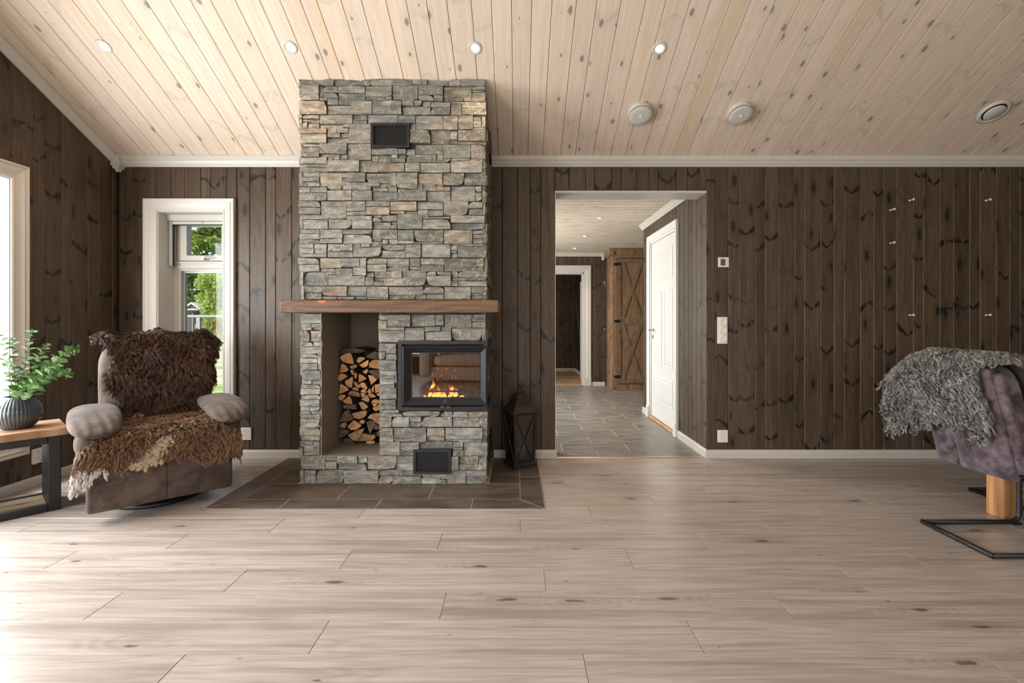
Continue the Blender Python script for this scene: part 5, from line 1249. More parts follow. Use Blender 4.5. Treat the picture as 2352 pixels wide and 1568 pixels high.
def hide(parent, surf, poly, mat, name='hide', nsign=1.0, t=0.004, step=0.022):
    """leather side of a sheepskin, cut to its outline"""
    lo = np.min(poly, axis=0); hi = np.max(poly, axis=0); bm = bmesh.new()
    nu, ns = int((hi[0]-lo[0])/step)+1, int((hi[1]-lo[1])/step)+1
    us = np.linspace(lo[0], hi[0], nu+1); ss = np.linspace(lo[1], hi[1], ns+1)
    U, S = np.meshgrid(us, ss, indexing='ij'); P = np.stack([U.ravel(), S.ravel()], 1)
    p, du, ds, nr = frames(surf, P[:, 0], P[:, 1]); b = p - nr*nsign*t
    cells = np.stack([(us[:-1]+us[1:])[:, None].repeat(ns, 1).ravel()/2, (ss[:-1]+ss[1:])[None, :].repeat(nu, 0).ravel()/2], 1)
    ins = in_poly(cells, poly).reshape(nu, ns)
    vt, vb = {}, {}
    def gv(d, i, j, arr):
        k = i*(ns+1)+j
        if k not in d: d[k] = bm.verts.new(arr[k])
        return d[k]
    for i in range(nu):
        for j in range(ns):
            if not ins[i, j]: continue
            q = [(i, j), (i+1, j), (i+1, j+1), (i, j+1)]
            bm.faces.new([gv(vt, *c, p) for c in q]); bm.faces.new([gv(vb, *c, b) for c in q[::-1]])
            for (di, dj, a, c) in ((-1, 0, 3, 0), (1, 0, 1, 2), (0, -1, 0, 1), (0, 1, 2, 3)):
                ii, jj = i+di, j+dj
                if not (0 <= ii < nu and 0 <= jj < ns and ins[ii, jj]):
                    bm.faces.new((gv(vt, *q[c], p), gv(vt, *q[a], p), gv(vb, *q[a], b), gv(vb, *q[c], b)))
    return obj(name, bm, mat, parent, world=False, smooth=True)
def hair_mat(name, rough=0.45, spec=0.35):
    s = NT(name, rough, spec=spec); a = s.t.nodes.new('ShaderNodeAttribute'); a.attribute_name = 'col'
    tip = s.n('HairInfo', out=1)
    s.base(s.mix(tip, s.mix(1.0, a.outputs['Color'], (0.5, 0.47, 0.45), 'MULTIPLY'), a.outputs['Color'])); return s.m  # root colour darkened to stand in for shade deep in the fleece
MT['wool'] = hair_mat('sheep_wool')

# ------------------------------------------------------------------ recliner
RA = math.radians(42)
RC = thing('recliner', 'brown suede recliner armchair under two sheepskins in the corner', 'armchair', (-2.02, 2.79, 0), RA)
def rp(name, bm, mat=MT['suede'], smooth=True): return obj(name, bm, mat, RC, world=False, smooth=smooth)
bm = bmesh.new(); bm_lathe(bm, [(0.235, 0.0), (0.24, 0.012), (0.225, 0.03), (0.06, 0.04), (0.05, 0.10), (0.0001, 0.10)], 32, (0.0, 0.36, 0)); rp('swivel_base', bm, MT['black'])
bm = bmesh.new(); bm_box(bm, -0.30, 0.30, 0.06, 0.70, 0.085, 0.36, bev=0.03, seg=2); rp('seat_box', bm)
bm = bmesh.new(); bm_box(bm, -0.348, 0.336, -0.005, 0.115, 0.07, 0.375, bev=0.022, seg=3); rp('footrest_panel', bm)
bm = bmesh.new(); bm_tube(bm, [(0.0, -0.0052, 0.09), (0.0, -0.0058, 0.22), (0.0, -0.0052, 0.355)], 0.0014, 6); rp('seam', bm, MT['hole'])
bm = bmesh.new(); bm_super(bm, (0.30, 0.25, 0.080), (0, 0.31, 0.375), 0.5, 0.28); rp('seat_cushion', bm)
for sx in (-1, 1):
    cx = -0.335 if sx < 0 else 0.325
    bm = bmesh.new(); bm_box(bm, cx-0.055, cx+0.055, 0.06, 0.72, 0.22, 0.50, bev=0.035, seg=3); rp('arm_side', bm)
    for zc_, hz in ((0.335, 0.055), (0.44, 0.055)):
        bm = bmesh.new(); bm_super(bm, (0.064, 0.10, hz), (cx, 0.085, zc_), 0.7, 0.7, nu=20, nv=12); rp('arm_roll', bm)
    def droop(v, sx=sx):
        t = max(0.0, -(v.y)/0.33); wr = 0.007*math.sin(v.x*130 + v.y*25)*max(0, t-0.35)*(1.0 if v.z > -0.01 else 0.4)
        return (v.x*(1+0.06*t), v.y, v.z - 0.055*t*t + wr + (0.012 if v.z > 0 else 0)*(1-t))
    bm = bmesh.new(); bm_super(bm, (0.118, 0.34, 0.041), (cx + (0.025 if sx < 0 else 0.003), 0.28, 0.551), 0.85, 0.7, fn=droop, nu=96, nv=26); rp('armrest', bm)
TB = math.radians(-14)
MB_ = Matrix.Rotation(TB, 4, 'X')
bm = bmesh.new(); bm_super(bm, (0.308, 0.115, 0.275), (0.02, 0.66, 0.69), 0.42, 0.45, M=MB_, nu=40, nv=22); rp('backrest', bm)
bm = bmesh.new(); bm_super(bm, (0.30, 0.10, 0.15), (0.02, 0.60, 0.55), 0.5, 0.5, M=MB_, nu=32, nv=14); rp('lumbar_cushion', bm)
bm = bmesh.new(); bm_super(bm, (0.27, 0.085, 0.30), (0.02, 0.74, 0.60), 0.4, 0.4, M=MB_, nu=28, nv=16); rp('back_shell', bm)

# dark sheepskin over the backrest. u across, s up the front then over the top
def surf_back(u, s):
    s0, s1 = 0.50, 0.50 + 0.33
    z = np.where(s < s0, 0.44 + s, 0.94); y = np.where(s < s0, 0.49 + 0.25*s - 0.05*np.sin(np.clip(s, 0, s0)/s0*3.14), 0.615)
    a = np.clip((s - s0)/0.105, 0, math.pi); r = 0.115
    yy = y + np.where(s >= s0, r - r*np.cos(a), 0.0); zz = z + np.where(s >= s0, 0.65*r*np.sin(a), 0.0)
    ex = np.maximum(0, s - (s0 + 0.33)); zz = zz - ex
    side = np.maximum(0, np.abs(u - 0.02) - 0.27); yy = yy + side*1.3; zz = zz - side*0.5
    zz = zz + np.where(s > 0.4, 0.010*np.sin(u*21 + 1.0) + 0.006*np.sin(u*47), 0)
    return np.stack([u, yy, zz], 1)
dark_poly = np.array([(-0.10, -0.01), (-0.04, -0.05), (0.10, -0.06), (0.22, -0.03), (0.25, 0.08), (0.29, 0.18), (0.325, 0.28), (0.345, 0.42), (0.38, 0.54), (0.41, 0.66), (0.36, 0.80), (0.20, 0.86), (-0.10, 0.84), (-0.25, 0.79), (-0.32, 0.68), (-0.32, 0.58), (-0.26, 0.52), (-0.21, 0.43), (-0.26, 0.34), (-0.24, 0.25), (-0.17, 0.16), (-0.12, 0.08)])
SK = thing('sheepskin', 'very dark brown sheepskin draped over the recliner backrest', 'sheepskin', (-2.02, 2.79, 0), RA, group='sheepskins')
hide(SK, surf_back, dark_poly, plain('dark_hide', srgb(44, 33, 28), 0.9))
def col_dark(H, idx, rg):
    n = len(H); k = rg.random(idx.max()+1)[idx]; f = 0.5 + 0.5*np.sin(H[:, 0]*14 + 1.7) * np.sin(H[:, 1]*11 + 0.6)
    a = np.array(srgb(34, 25, 22)); b = np.array(srgb(90, 63, 48)); c = np.array(srgb(134, 98, 74))
    m = np.clip(0.55*k + 0.45*f, 0, 1)[:, None]; col = a*(1-m) + b*m
    tipm = (rg.random(n) < 0.10)[:, None]; col = np.where(tipm, c, col)
    wh = (((H[:, 0]+0.105)/0.045)**2 + ((H[:, 1]-0.03)/0.06)**2 < 1)[:, None]
    return np.where(wh, np.array(srgb(226, 214, 196)), col)
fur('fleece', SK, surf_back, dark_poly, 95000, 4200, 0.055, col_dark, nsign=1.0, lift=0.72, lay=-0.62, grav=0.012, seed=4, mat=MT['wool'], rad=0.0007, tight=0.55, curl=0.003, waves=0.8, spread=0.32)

# mottled brown sheepskin over the seat, hanging over the front
def surf_seat(u, s):
    L1 = 0.50; r = 0.075; L2 = r*math.pi/2
    a = np.clip((s - L1)/r, 0, math.pi/2); ex = np.maximum(0, s - L1 - L2)
    sag = 0.02*np.sin(np.clip(s/L1, 0, 1)*3.14)*(1-(u/0.35)**2)
    y = np.where(s < L1, 0.52 - s*(0.52-0.045)/L1, 0.045 - r*np.sin(a)) - ex*0.12
    z = np.where(s < L1, 0.485 - sag, 0.485 - r*(1-np.cos(a))) - ex*0.99
    e = np.maximum(0, np.abs(u) - 0.31); z = z - e*0.9; y = y - e*0.05
    up = np.maximum(0, np.abs(u) - 0.22)*np.clip(1 - s/0.45, 0, 1); z = z + up*0.5
    return np.stack([u - 0.25*e*np.sign(u), y, z], 1)
seat_poly = np.array([(-0.24, 0.05), (-0.05, -0.03), (0.18, -0.03), (0.29, 0.06), (0.30, 0.30), (0.31, 0.45), (0.37, 0.54), (0.405, 0.64), (0.38, 0.71), (0.29, 0.745), (0.17, 0.765), (0.07, 0.715), (0.0, 0.69), (-0.08, 0.73), (-0.18, 0.75), (-0.27, 0.70), (-0.35, 0.745), (-0.43, 0.72), (-0.45, 0.62), (-0.38, 0.52), (-0.33, 0.38), (-0.30, 0.2)])
SK2 = thing('sheepskin', 'brown and cream mottled sheepskin spread over the recliner seat', 'sheepskin', (-2.02, 2.79, 0), RA, group='sheepskins')
hide(SK2, surf_seat, seat_poly, plain('brown_hide', srgb(96, 72, 54), 0.9))
def col_seat(H, idx, rg):
    n = len(H); k = rg.random(idx.max()+1)[idx]
    f = 0.5 + 0.5*np.sin(H[:, 0]*19 + 3*np.sin(H[:, 1]*9))*np.sin(H[:, 1]*15 + 1)
    a = np.array(srgb(82, 58, 45)); b = np.array(srgb(150, 114, 86)); c = np.array(srgb(192, 160, 128))
    m = np.clip(0.6*k + 0.4*f, 0, 1)[:, None]; col = a*(1-m) + b*m
    col = np.where((rg.random(n) < 0.12)[:, None], c, col)
    w1 = ((H[:, 0]+0.405 - 0.3*(H[:, 1]-0.66))/0.055)**2 + ((H[:, 1]-0.685)/0.085)**2 < 1
    w1 |= ((H[:, 0]+0.33)/0.075)**2 + ((H[:, 1]-0.725)/0.035)**2 < 1
    w2 = ((H[:, 0]+0.035 + 0.75*(H[:, 1]-0.62))/0.060)**2 + ((H[:, 1]-0.655)/0.080)**2 < 1
    w2 |= ((H[:, 0]+0.09)/0.085)**2 + ((H[:, 1]-0.705)/0.035)**2 < 1
    w3 = ((H[:, 0]+0.20 + 0.3*(H[:, 1]-0.42))/0.032)**2 + ((H[:, 1]-0.44)/0.09)**2 < 1
    col = np.where(w3[:, None], np.array(srgb(176, 150, 122))*0.55 + col*0.45, col)
    col = np.where(w2[:, None], np.array(srgb(218, 200, 170)), col)
    return np.where(w1[:, None], np.array(srgb(232, 228, 220)), col)
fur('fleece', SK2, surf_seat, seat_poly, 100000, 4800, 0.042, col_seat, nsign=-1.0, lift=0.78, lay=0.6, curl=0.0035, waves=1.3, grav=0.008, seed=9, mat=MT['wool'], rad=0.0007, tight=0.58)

# ------------------------------------------------------------------ side table with vase and eucalyptus
dv = Vector((-0.65, -0.76, 0)).normalized(); ev = Vector((dv.y, -dv.x, 0)) * 1.0   # d: along the front edge, e: towards the back
ev = Vector((-0.76, 0.65, 0))
TA = math.atan2(-dv.y, -dv.x)     # local +x runs from the far left end to the near right corner
TT = thing('side_table', 'low side table with thick pine top on black frame beside the recliner', 'table', (-2.63, 2.84, 0), TA)
TZ = 0.481; TL = 0.44; TD = 0.375
for k, (a, b) in enumerate(((0, 0.128), (0.128, 0.252), (0.252, TD))):
    bm = bmesh.new(); bm_box(bm, -TL, 0, a+0.0006, b-0.0006, TZ-0.043, TZ, bev=0.003); obj('top_plank', bm, MT['tabletop'], TT, world=False)
def tp(name, dims, mat=MT['black'], bev=0.003): 
    bm = bmesh.new(); bm_box(bm, *dims, bev=bev); return obj(name, bm, mat, TT, world=False)
for x1 in (-0.030, -TL+0.085):
    tp('leg_panel', (x1-0.055, x1, 0.030, 0.335, 0.0, TZ-0.0435))
for y0 in (0.030, 0.290):
    tp('top_rail', (-TL+0.086, -0.086, y0, y0+0.045, TZ-0.088, TZ-0.0435)); tp('bottom_rail', (-TL+0.086, -0.086, y0, y0+0.045, 0.0, 0.042))
for k in range(2):
    a = 0.076 + 0.107*k; tp('shelf_board', (-TL+0.086, -0.086, a, a+0.105, 0.012, 0.040), MT['shelfwood'], 0.002)
# ribbed vase
VC = (-2.898, 2.806, TZ)
vm_ = NT('glazed_ceramic', 0.16, spec=0.6); vr = vm_.noise(vm_.obc(), 8, 3)
vm_.base(vm_.mix(vm_.ramp(vr, 0.35, 0.65), srgb(44, 50, 54), srgb(66, 74, 78)))
vs_ = thing('vase', 'round ribbed blue-grey ceramic vase on the side table', 'vase', VC)
bm = bmesh.new(); prof = [(0.050, 0.0), (0.066, 0.006), (0.088, 0.032), (0.103, 0.070), (0.106, 0.098), (0.099, 0.130), (0.080, 0.162), (0.064, 0.178), (0.060, 0.186), (0.055, 0.186), (0.057, 0.176), (0.070, 0.155), (0.085, 0.12), (0.085, 0.06), (0.0001, 0.02)]
def rib(a, z): return 1 + (0.028*abs(math.sin(a*19))*min(1, max(0, (0.186-z)/0.02))*min(1, z/0.008 + 0.2) if 0.0 <= z < 0.19 else 0)
bm_lathe(bm, prof, 228, rmod=lambda a, z: rib(a, z)); obj('vase_body', bm, vm_.m, vs_, world=False, smooth=True)
# eucalyptus stems, each leaf an object of its own
lv = NT('eucalyptus_leaf', 0.5, spec=0.4); lr = lv.rnd()
lv.base(lv.mix(lv.ramp(lr, 0, 1), srgb(104, 138, 90), srgb(170, 198, 150)))
lv.b.inputs['Subsurface Weight'].default_value = 0.0
stm = plain('stem_green', srgb(96, 110, 70), 0.6)
bm = bmesh.new(); ctr = []
for (x_, w_) in ((0.0, 0.10), (0.18, 0.62), (0.42, 0.96), (0.68, 0.86), (0.88, 0.48), (1.0, 0.02)):
    ctr.append([bm.verts.new((x_, -0.5*w_*0.95, 0.10*w_*w_ - 0.10*x_*x_)), bm.verts.new((x_, 0, 0.012 - 0.10*x_*x_)), bm.verts.new((x_, 0.5*w_*0.95, 0.10*w_*w_ - 0.10*x_*x_))])
for a, b in zip(ctr, ctr[1:]):
    bm.faces.new((a[0], b[0], b[1], a[1])); bm.faces.new((a[1], b[1], b[2], a[2]))
g_ = bmesh.ops.solidify(bm, geom=bm.faces[:], thickness=0.012)
leaf_me = bpy.data.meshes.new('leaf'); bmesh.ops.recalc_face_normals(bm, faces=bm.faces); bm.to_mesh(leaf_me); bm.free(); leaf_me.materials.append(lv.m)
leaf_me.polygons.foreach_set('use_smooth', [True]*len(leaf_me.polygons))
rv_ = random.Random(31)
def stem(label, tip_px, tipY, n_pairs, size, bend=0.3, side=None):
    base = Vector(VC) + Vector((rv_.uniform(-0.03, 0.03), rv_.uniform(-0.03, 0.03), 0.10)); tip = Vector(px(*tip_px, tipY))
    mid = Vector(VC) + Vector(((tip.x-VC[0])*0.25, (tip.y-VC[1])*0.25, 0.20)); c2 = tip*0.62 + mid*0.38 + Vector((0, 0, bend*0.08))
    P = []
    for k in range(15):
        t = k/14
        P.append(base*(1-t)**3 + mid*3*t*(1-t)**2 + c2*3*t*t*(1-t) + tip*t**3)
    st = thing('eucalyptus_stem', label, 'plant', tuple(base), group='eucalyptus stems in the vase')
    bm = bmesh.new(); bm_tube(bm, P, 0.002, 6, radii=[0.0026*(1-0.7*k/14) for k in range(15)]); obj('stalk', bm, stm, st)
    for q in range(n_pairs):
        t = 0.30 + 0.70*q/(n_pairs-1); k = min(13, int(t*14)); fr_ = t*14-k
        p = P[k].lerp(P[k+1], fr_); d = (P[k+1]-P[k]).normalized()
        o1 = d.orthogonal().normalized(); o1 = Matrix.Rotation((q % 2)*math.pi/2 + rv_.uniform(-0.4, 0.4), 3, d) @ o1
        sz = size*(1.0 - 0.45*t*t + rv_.uniform(-0.12, 0.12))
        for sg in (-1, 1):
            ax = (o1*sg + d*0.42 + Vector((0, 0, 0.12))).normalized(); zz = (d - ax*d.dot(ax)).normalized(); yy = zz.cross(ax)
            Mx = Matrix((ax, yy, zz)).transposed().to_4x4()
            lo_ = bpy.data.objects.new('leaf', leaf_me); COL.objects.link(lo_); lo_.parent = st
            lo_.matrix_local = Matrix.Translation(p - base) @ Mx @ Matrix.Rotation(rv_.uniform(-0.5, 0.5), 4, 'X') @ Matrix.Diagonal((sz, sz*0.92, sz, 1))
    lo_ = bpy.data.objects.new('leaf', leaf_me); COL.objects.link(lo_); lo_.parent = st
    dd = (P[-1]-P[-3]).normalized(); lo_.matrix_local = Matrix.Translation(P[-1]-base) @ dd.to_track_quat('X', 'Z').to_matrix().to_4x4() @ Matrix.Diagonal((size*0.5, size*0.45, size*0.5, 1))
stem('upright eucalyptus stem with narrow flat leaves, tallest of the bunch', (72, 764), 2.80, 13, 0.048, 0.2)
stem('eucalyptus stem leaning furthest right with round pale leaves', (173, 802), 2.76, 17, 0.056, 1.2)
stem('eucalyptus stem with round leaves just inside the furthest leaning one', (107, 796), 2.83, 14, 0.052, 0.9)
stem('short eucalyptus sprig drooping right over the table end', (158, 862), 2.72, 13, 0.054, 1.6)
stem('upright eucalyptus stem in front of the window casing', (28, 783), 2.78, 12, 0.054, 0.1)
stem('eucalyptus stem at the left edge of the picture', (3, 772), 2.74, 12, 0.058, 0.0)
stem('low eucalyptus sprig with dark leaves at the vase mouth', (75, 880), 2.70, 10, 0.056, 0.3)
stem('eucalyptus stem hidden among the middle of the bunch', (128, 838), 2.84, 15, 0.055, 1.2)

# ------------------------------------------------------------------ dining chairs, table
def lounge_chair(label, loc, rz, mat, seam=True):
    """cantilever dining chair; local +x is the way it faces, back shell near x=0"""
    ch = thing('dining_chair', label, 'chair', loc, rz, group='cantilever dining chairs')
    def cp(name, bm, m=mat, smooth=True): return obj(name, bm, m, ch, world=False, smooth=smooth)
    hw_ = 0.195
    # outer back panels: lean back with height
    def shell(y0, y1):
        bm = bmesh.new(); nz_, ny_ = 8, 4; fr, bk = [], []
        for k in range(nz_+1):
            t = k/nz_; z_ = 0.355 + 0.525*t; r0, r1 = [], []
            for i in range(ny_+1):
                y = y0 + (y1-y0)*i/ny_; x = 0.060 - 0.125*t + 0.25*y*y
                r0.append(bm.verts.new((x, y, z_ - 0.02*(1-t)*0))); r1.append(bm.verts.new((x+0.045, y, z_)))
            fr.append(r0); bk.append(r1)
        for k in range(nz_):
            for i in range(ny_):
                bm.faces.new((fr[k][i], fr[k][i+1], fr[k+1][i+1], fr[k+1][i])); bm.faces.new((bk[k][i], bk[k+1][i], bk[k+1][i+1], bk[k][i+1]))
            for i in (0, ny_): bm.faces.new((fr[k][i], bk[k][i], bk[k+1][i], fr[k+1][i]))
        for k in (0, nz_):
            for i in range(ny_): bm.faces.new((fr[k][i], fr[k][i+1], bk[k][i+1], bk[k][i]))
        bmesh.ops.recalc_face_normals(bm, faces=bm.faces)
        es = [e for e in bm.edges if e.is_manifold and e.calc_face_angle(0) > 0.8]
        bmesh.ops.bevel(bm, geom=es, offset=0.006, segments=2, affect='EDGES'); return bm
    for a, b in ((-hw_, 0.06), (0.062, hw_+0.01)): cp('back_panel', shell(a, b))
    # inner padding of the backrest with rolled edge
    bm = bmesh.new()
    bm_super(bm, (0.055, hw_-0.005, 0.235), (0.105, 0, 0.66), 0.4, 0.3, M=Matrix.Rotation(math.radians(-13), 4, 'Y'), nu=32, nv=18); cp('back_cushion', bm)
    for sy in (-1, 1):
        bm = bmesh.new(); pts = [(0.118 - 0.125*t + 0.0*math.sin(t*3.1), sy*(hw_+0.002), 0.40+0.46*t) for t in [k/10 for k in range(11)]]
        bm_tube(bm, pts, 0.024, 10, radii=[0.024+0.002*math.sin(k*2.3) for k in range(11)]); cp('edge_roll', bm)
    bm = bmesh.new(); bm_super(bm, (0.21, hw_+0.012, 0.044), (0.29, 0, 0.420), 0.4, 0.25, nu=36, nv=14); cp('seat', bm)
    bm = bmesh.new(); bm_box(bm, 0.11, 0.44, -hw_, hw_, 0.368, 0.384, bev=0.004); cp('seat_plate', bm, MT['black'], False)
    # sled frame
    bm = bmesh.new(); r_ = 0.0125; w2 = 0.19
    for sy in (-1, 1):
        arc = [(0.50-0.05+0.05*math.sin(a), sy*w2, 0.0635-0.05*math.cos(a)) for a in [k*math.pi/12 for k in range(7)]]
        arc2 = [(0.50-0.05+0.05*math.cos(a), sy*w2, 0.315+0.05*math.sin(a)) for a in [k*math.pi/12 for k in range(7)]]
        bm_tube(bm, [(-0.02, sy*w2, 0.0135)] + arc + arc2 + [(0.13, sy*w2, 0.365)], r_, 10)
    bm_tube(bm, [(-0.02, -w2-0.008, 0.0135), (-0.02, w2+0.008, 0.0135)], r_, 10); cp('sled_frame', bm, MT['black'])
    bm = bmesh.new()
    for sy in (-1, 1): bm_box(bm, 0.46, 0.50, sy*w2-0.014, sy*w2+0.014, 0.0, 0.0135)
    cp('floor_pads', bm, MT['black'], False)
    return ch
CH1 = (2.227, 2.435, 0.0)
lounge_chair('aubergine leather cantilever chair with grey curly sheepskin, nearest the camera', CH1, 0.0, MT['purple'])
lounge_chair('dark leather cantilever chair behind the sheepskin-covered one', (3.13, 3.11, 0.0), math.radians(-90), MT['purple_d'])
# grey curly sheepskin: up the outside of the back, over the top, down the inside
def surf_chair(u, s):
    L1 = 0.34; r = 0.105
    a = np.clip((s - L1)/r, 0, math.pi)
    t = np.clip(s/L1, 0, 1); ex = np.maximum(0, s - L1 - math.pi*r)
    x = np.where(s < L1, 0.010 - 0.085*t, -0.075 + r - r*np.cos(a)) + ex*0.28 - 0.02*np.clip(1-t, 0, 1)
    z = np.where(s < L1, 0.545 + 0.335*t, 0.88 + 0.55*r*np.sin(a)) - ex*0.95
    e = np.maximum(0, np.abs(u) - 0.205); z = z - e*0.85; x = x + 0.0*e
    e2 = np.maximum(0, u - 0.20); x = x - 0.25*e2
    return np.stack([x, u*0.92, z], 1)
gp = np.array([(-0.20, 0.02), (-0.13, -0.03), (-0.08, 0.06), (0.02, 0.05), (0.10, 0.06), (0.16, -0.02), (0.22, -0.10), (0.26, -0.04), (0.27, 0.08), (0.34, 0.06), (0.39, 0.12), (0.40, 0.24), (0.36, 0.36), (0.32, 0.48), (0.20, 1.0), (-0.18, 1.08), (-0.25, 0.98), (-0.26, 0.62), (-0.235, 0.44), (-0.20, 0.34), (-0.19, 0.24), (-0.235, 0.14)])
SK3 = thing('sheepskin', 'grey curly long-haired sheepskin over the chair back at the right edge', 'sheepskin', CH1, 0.0, group='sheepskins')
hide(SK3, surf_chair, gp, plain('grey_hide', srgb(70, 66, 63), 0.9))
def col_grey(H, idx, rg):
    n = len(H); k = rg.random(idx.max()+1)[idx]; f = 0.5 + 0.5*np.sin(H[:, 0]*17 + 2*np.sin(H[:, 1]*11))*np.cos(H[:, 1]*13)
    a = np.array(srgb(48, 47, 46)); b = np.array(srgb(152, 149, 145)); c = np.array(srgb(216, 211, 204))  # dark and bright strand tones imitate shaded gaps and highlights in the curls
    m = np.clip(0.65*k + 0.35*f, 0, 1)[:, None]; col = a*(1-m) + b*m
    return np.where((rg.random(n) < 0.10)[:, None], c, col)
fur('fleece', SK3, surf_chair, gp, 62000, 3600, 0.062, col_grey, nsign=-1.0, lift=0.72, lay=-0.42, curl=0.0075, waves=2.4, npts=15, grav=0.02, seed=14, mat=MT['wool'], rad=0.0007, tight=0.85, spread=0.5)
# dining table on massive blocks
DT = thing('dining_table', 'dining table with thick oiled timber block legs behind the chairs', 'table', (3.35, 2.85, 0))
bm = bmesh.new(); bm_box(bm, 2.69, 2.80, 2.672, 2.775, 0.0, 0.70, bev=0.008, seg=2); obj('block_leg', bm, MT['legwood'], DT, origin=Vector((2.745, 2.72, 0.35)) - Vector((3.35, 2.85, 0)))
bm = bmesh.new(); bm_box(bm, 4.2, 4.31, 2.672, 2.775, 0.0, 0.70, bev=0.008, seg=2); obj('block_leg', bm, MT['legwood'], DT)
bm = bmesh.new(); bm_box(bm, 2.80, 4.2, 2.69, 2.76, 0.105, 0.205, bev=0.006, seg=2); obj('stretcher', bm, wood('oiled_beam', srgb(140, 92, 56), srgb(190, 138, 90), srgb(60, 40, 26), 'z', 'x', 0.5, rings=0.6), DT)
bm = bmesh.new(); bm_box(bm, 2.64, 4.4, 2.36, 3.03, 0.70, 0.745, bev=0.006, seg=2); obj('table_top', bm, MT['tabletop'], DT)

# ------------------------------------------------------------------ sofa behind the camera, seen in the stove glass
SF = thing('sofa', 'beige fabric sofa seen reflected in the stove glass', 'sofa', (-0.4, -2.3, 0))
fb2 = suede('beige_weave', srgb(176, 160, 142), srgb(202, 188, 170), 0.9, 20)
def sfp(name, half, c, e1=0.35, e2=0.3):
    bm = bmesh.new(); bm_super(bm, half, c, e1, e2, nu=32, nv=14); return obj(name, bm, fb2, SF, world=False, smooth=True)
bm = bmesh.new(); bm_box(bm, -1.15, 1.15, -0.42, 0.40, 0.10, 0.30, bev=0.03, seg=2); obj('frame', bm, fb2, SF, world=False)
for sx in (-1, 1): sfp('armrest', (0.11, 0.44, 0.25), (sx*1.2, 0, 0.36))
for k in (-1, 1): sfp('seat_cushion', (0.53, 0.38, 0.09), (k*0.545, 0.05, 0.40)); sfp('back_cushion', (0.53, 0.11, 0.24), (k*0.545, -0.30, 0.66))
for sx in (-1, 1):
    for y_ in (-0.34, 0.32):
        bm = bmesh.new(); bm_tube(bm, [(sx*1.05, y_, 0.0), (sx*1.05, y_, 0.11)], 0.025, 10); obj('leg', bm, MT['black'], SF, world=False)
# ------------------------------------------------------------------ ceiling fixtures
SA = math.atan(SL)
NRM = Vector((0, -math.sin(SA), -math.cos(SA)))      # ceiling normal pointing into the room
CM = Matrix.Rotation(-SA, 4, 'X').inverted()         # local z -> ceiling normal (up)
def ceil_pt(x_, y_):
    Y = (ZW + SL*D - ZC)/((VY - y_)/F + SL); return Vector(((x_-VX)*Y/F, Y, zceil(Y)))
def ceil_frame(p):
    z_ = -NRM; x_ = Vector((1, 0, 0)); y_ = z_.cross(x_)
    return Matrix.Translation(p) @ Matrix((x_, y_, z_)).transposed().to_4x4()
def ceil_thing(name, label, cat, p, group=None, flat=False):
    o = bpy.data.objects.new(name, None); COL.objects.link(o); o.empty_display_size = 0.05
    m = Matrix.Translation(p) if flat else ceil_frame(p)
    o.matrix_world = m; MW[o.name] = m; return tag(o, label, cat, group)
bm = bmesh.new(); bm_lathe(bm, [(0.0285, -0.0005), (0.030, -0.005), (0.044, -0.004), (0.0455, 0.0), (0.0285, 0.0)][0:4], 32)
ring_me = None
def downlight(label, p, flat=False, e=None, grp='recessed downlights'):
    t = ceil_thing('downlight', label, 'lamp', p, grp, flat)
    bm = bmesh.new(); prof = [(0.0445, -0.0002), (0.0445, -0.003), (0.042, -0.0055), (0.031, -0.0055), (0.0285, -0.003), (0.0285, -0.0002)]; rings = []
    for r_, z_ in prof: rings.append([bm.verts.new((r_*math.cos(2*math.pi*k/32), r_*math.sin(2*math.pi*k/32), z_)) for k in range(32)])
    for a, b in zip(rings, rings[1:]+rings[:1]):
        for k in range(32): bm.faces.new((a[k], a[(k+1) % 32], b[(k+1) % 32], b[k]))
    obj('trim_ring', bm, MT['white'], t, world=False, smooth=True)
    bm = bmesh.new(); bm_lathe(bm, [(0.0001, -0.0045), (0.014, -0.0042), (0.0225, -0.003), (0.024, -0.0008), (0.0001, -0.0006)], 24); obj('lens', bm, MT['bulb'], t, world=False, smooth=True)
    bm = bmesh.new(); bm_lathe(bm, [(0.0235, -0.0012), (0.0290, -0.0012), (0.0290, -0.0004), (0.0235, -0.0004)], 24); obj('inner_cup', bm, MT['plastic_d'], t, world=False)
    M_ = MW[t.name]; q = M_ @ Vector((0, 0, -0.02)); dn = Vector((0, 0, -1))
    if e: light('downlight_beam', 'SPOT', q, e, (1.0, 0.68, 0.42), target=q + dn, spot_size=math.radians(105), spot_blend=0.8, shadow_soft_size=0.03)
    return t
for x_, y_, lab in ((238, 106, 'lit round ceiling downlight above the recliner corner'), (666, 108, 'lit round ceiling downlight above the fireplace, on its window side'), (1090, 110, 'lit round ceiling downlight above the fireplace, on its doorway side'), (1514, 111, 'lit round ceiling downlight in front of the hall doorway')):
    downlight(lab, ceil_pt(x_, y_), e=20)
for y_, lab in ((500, 'lit hall downlight nearest the doorway'), (542, 'lit hall downlight, middle of the three'), (570, 'lit hall downlight nearest the far end')):
    Y = (HZ - ZC)*F/(VY - y_); xp = {500: 1376, 542: 1343, 570: 1320}[y_]
    downlight(lab, Vector(((xp-VX)*Y/F, Y, HZ)), True, e=14, grp='recessed hall downlights')
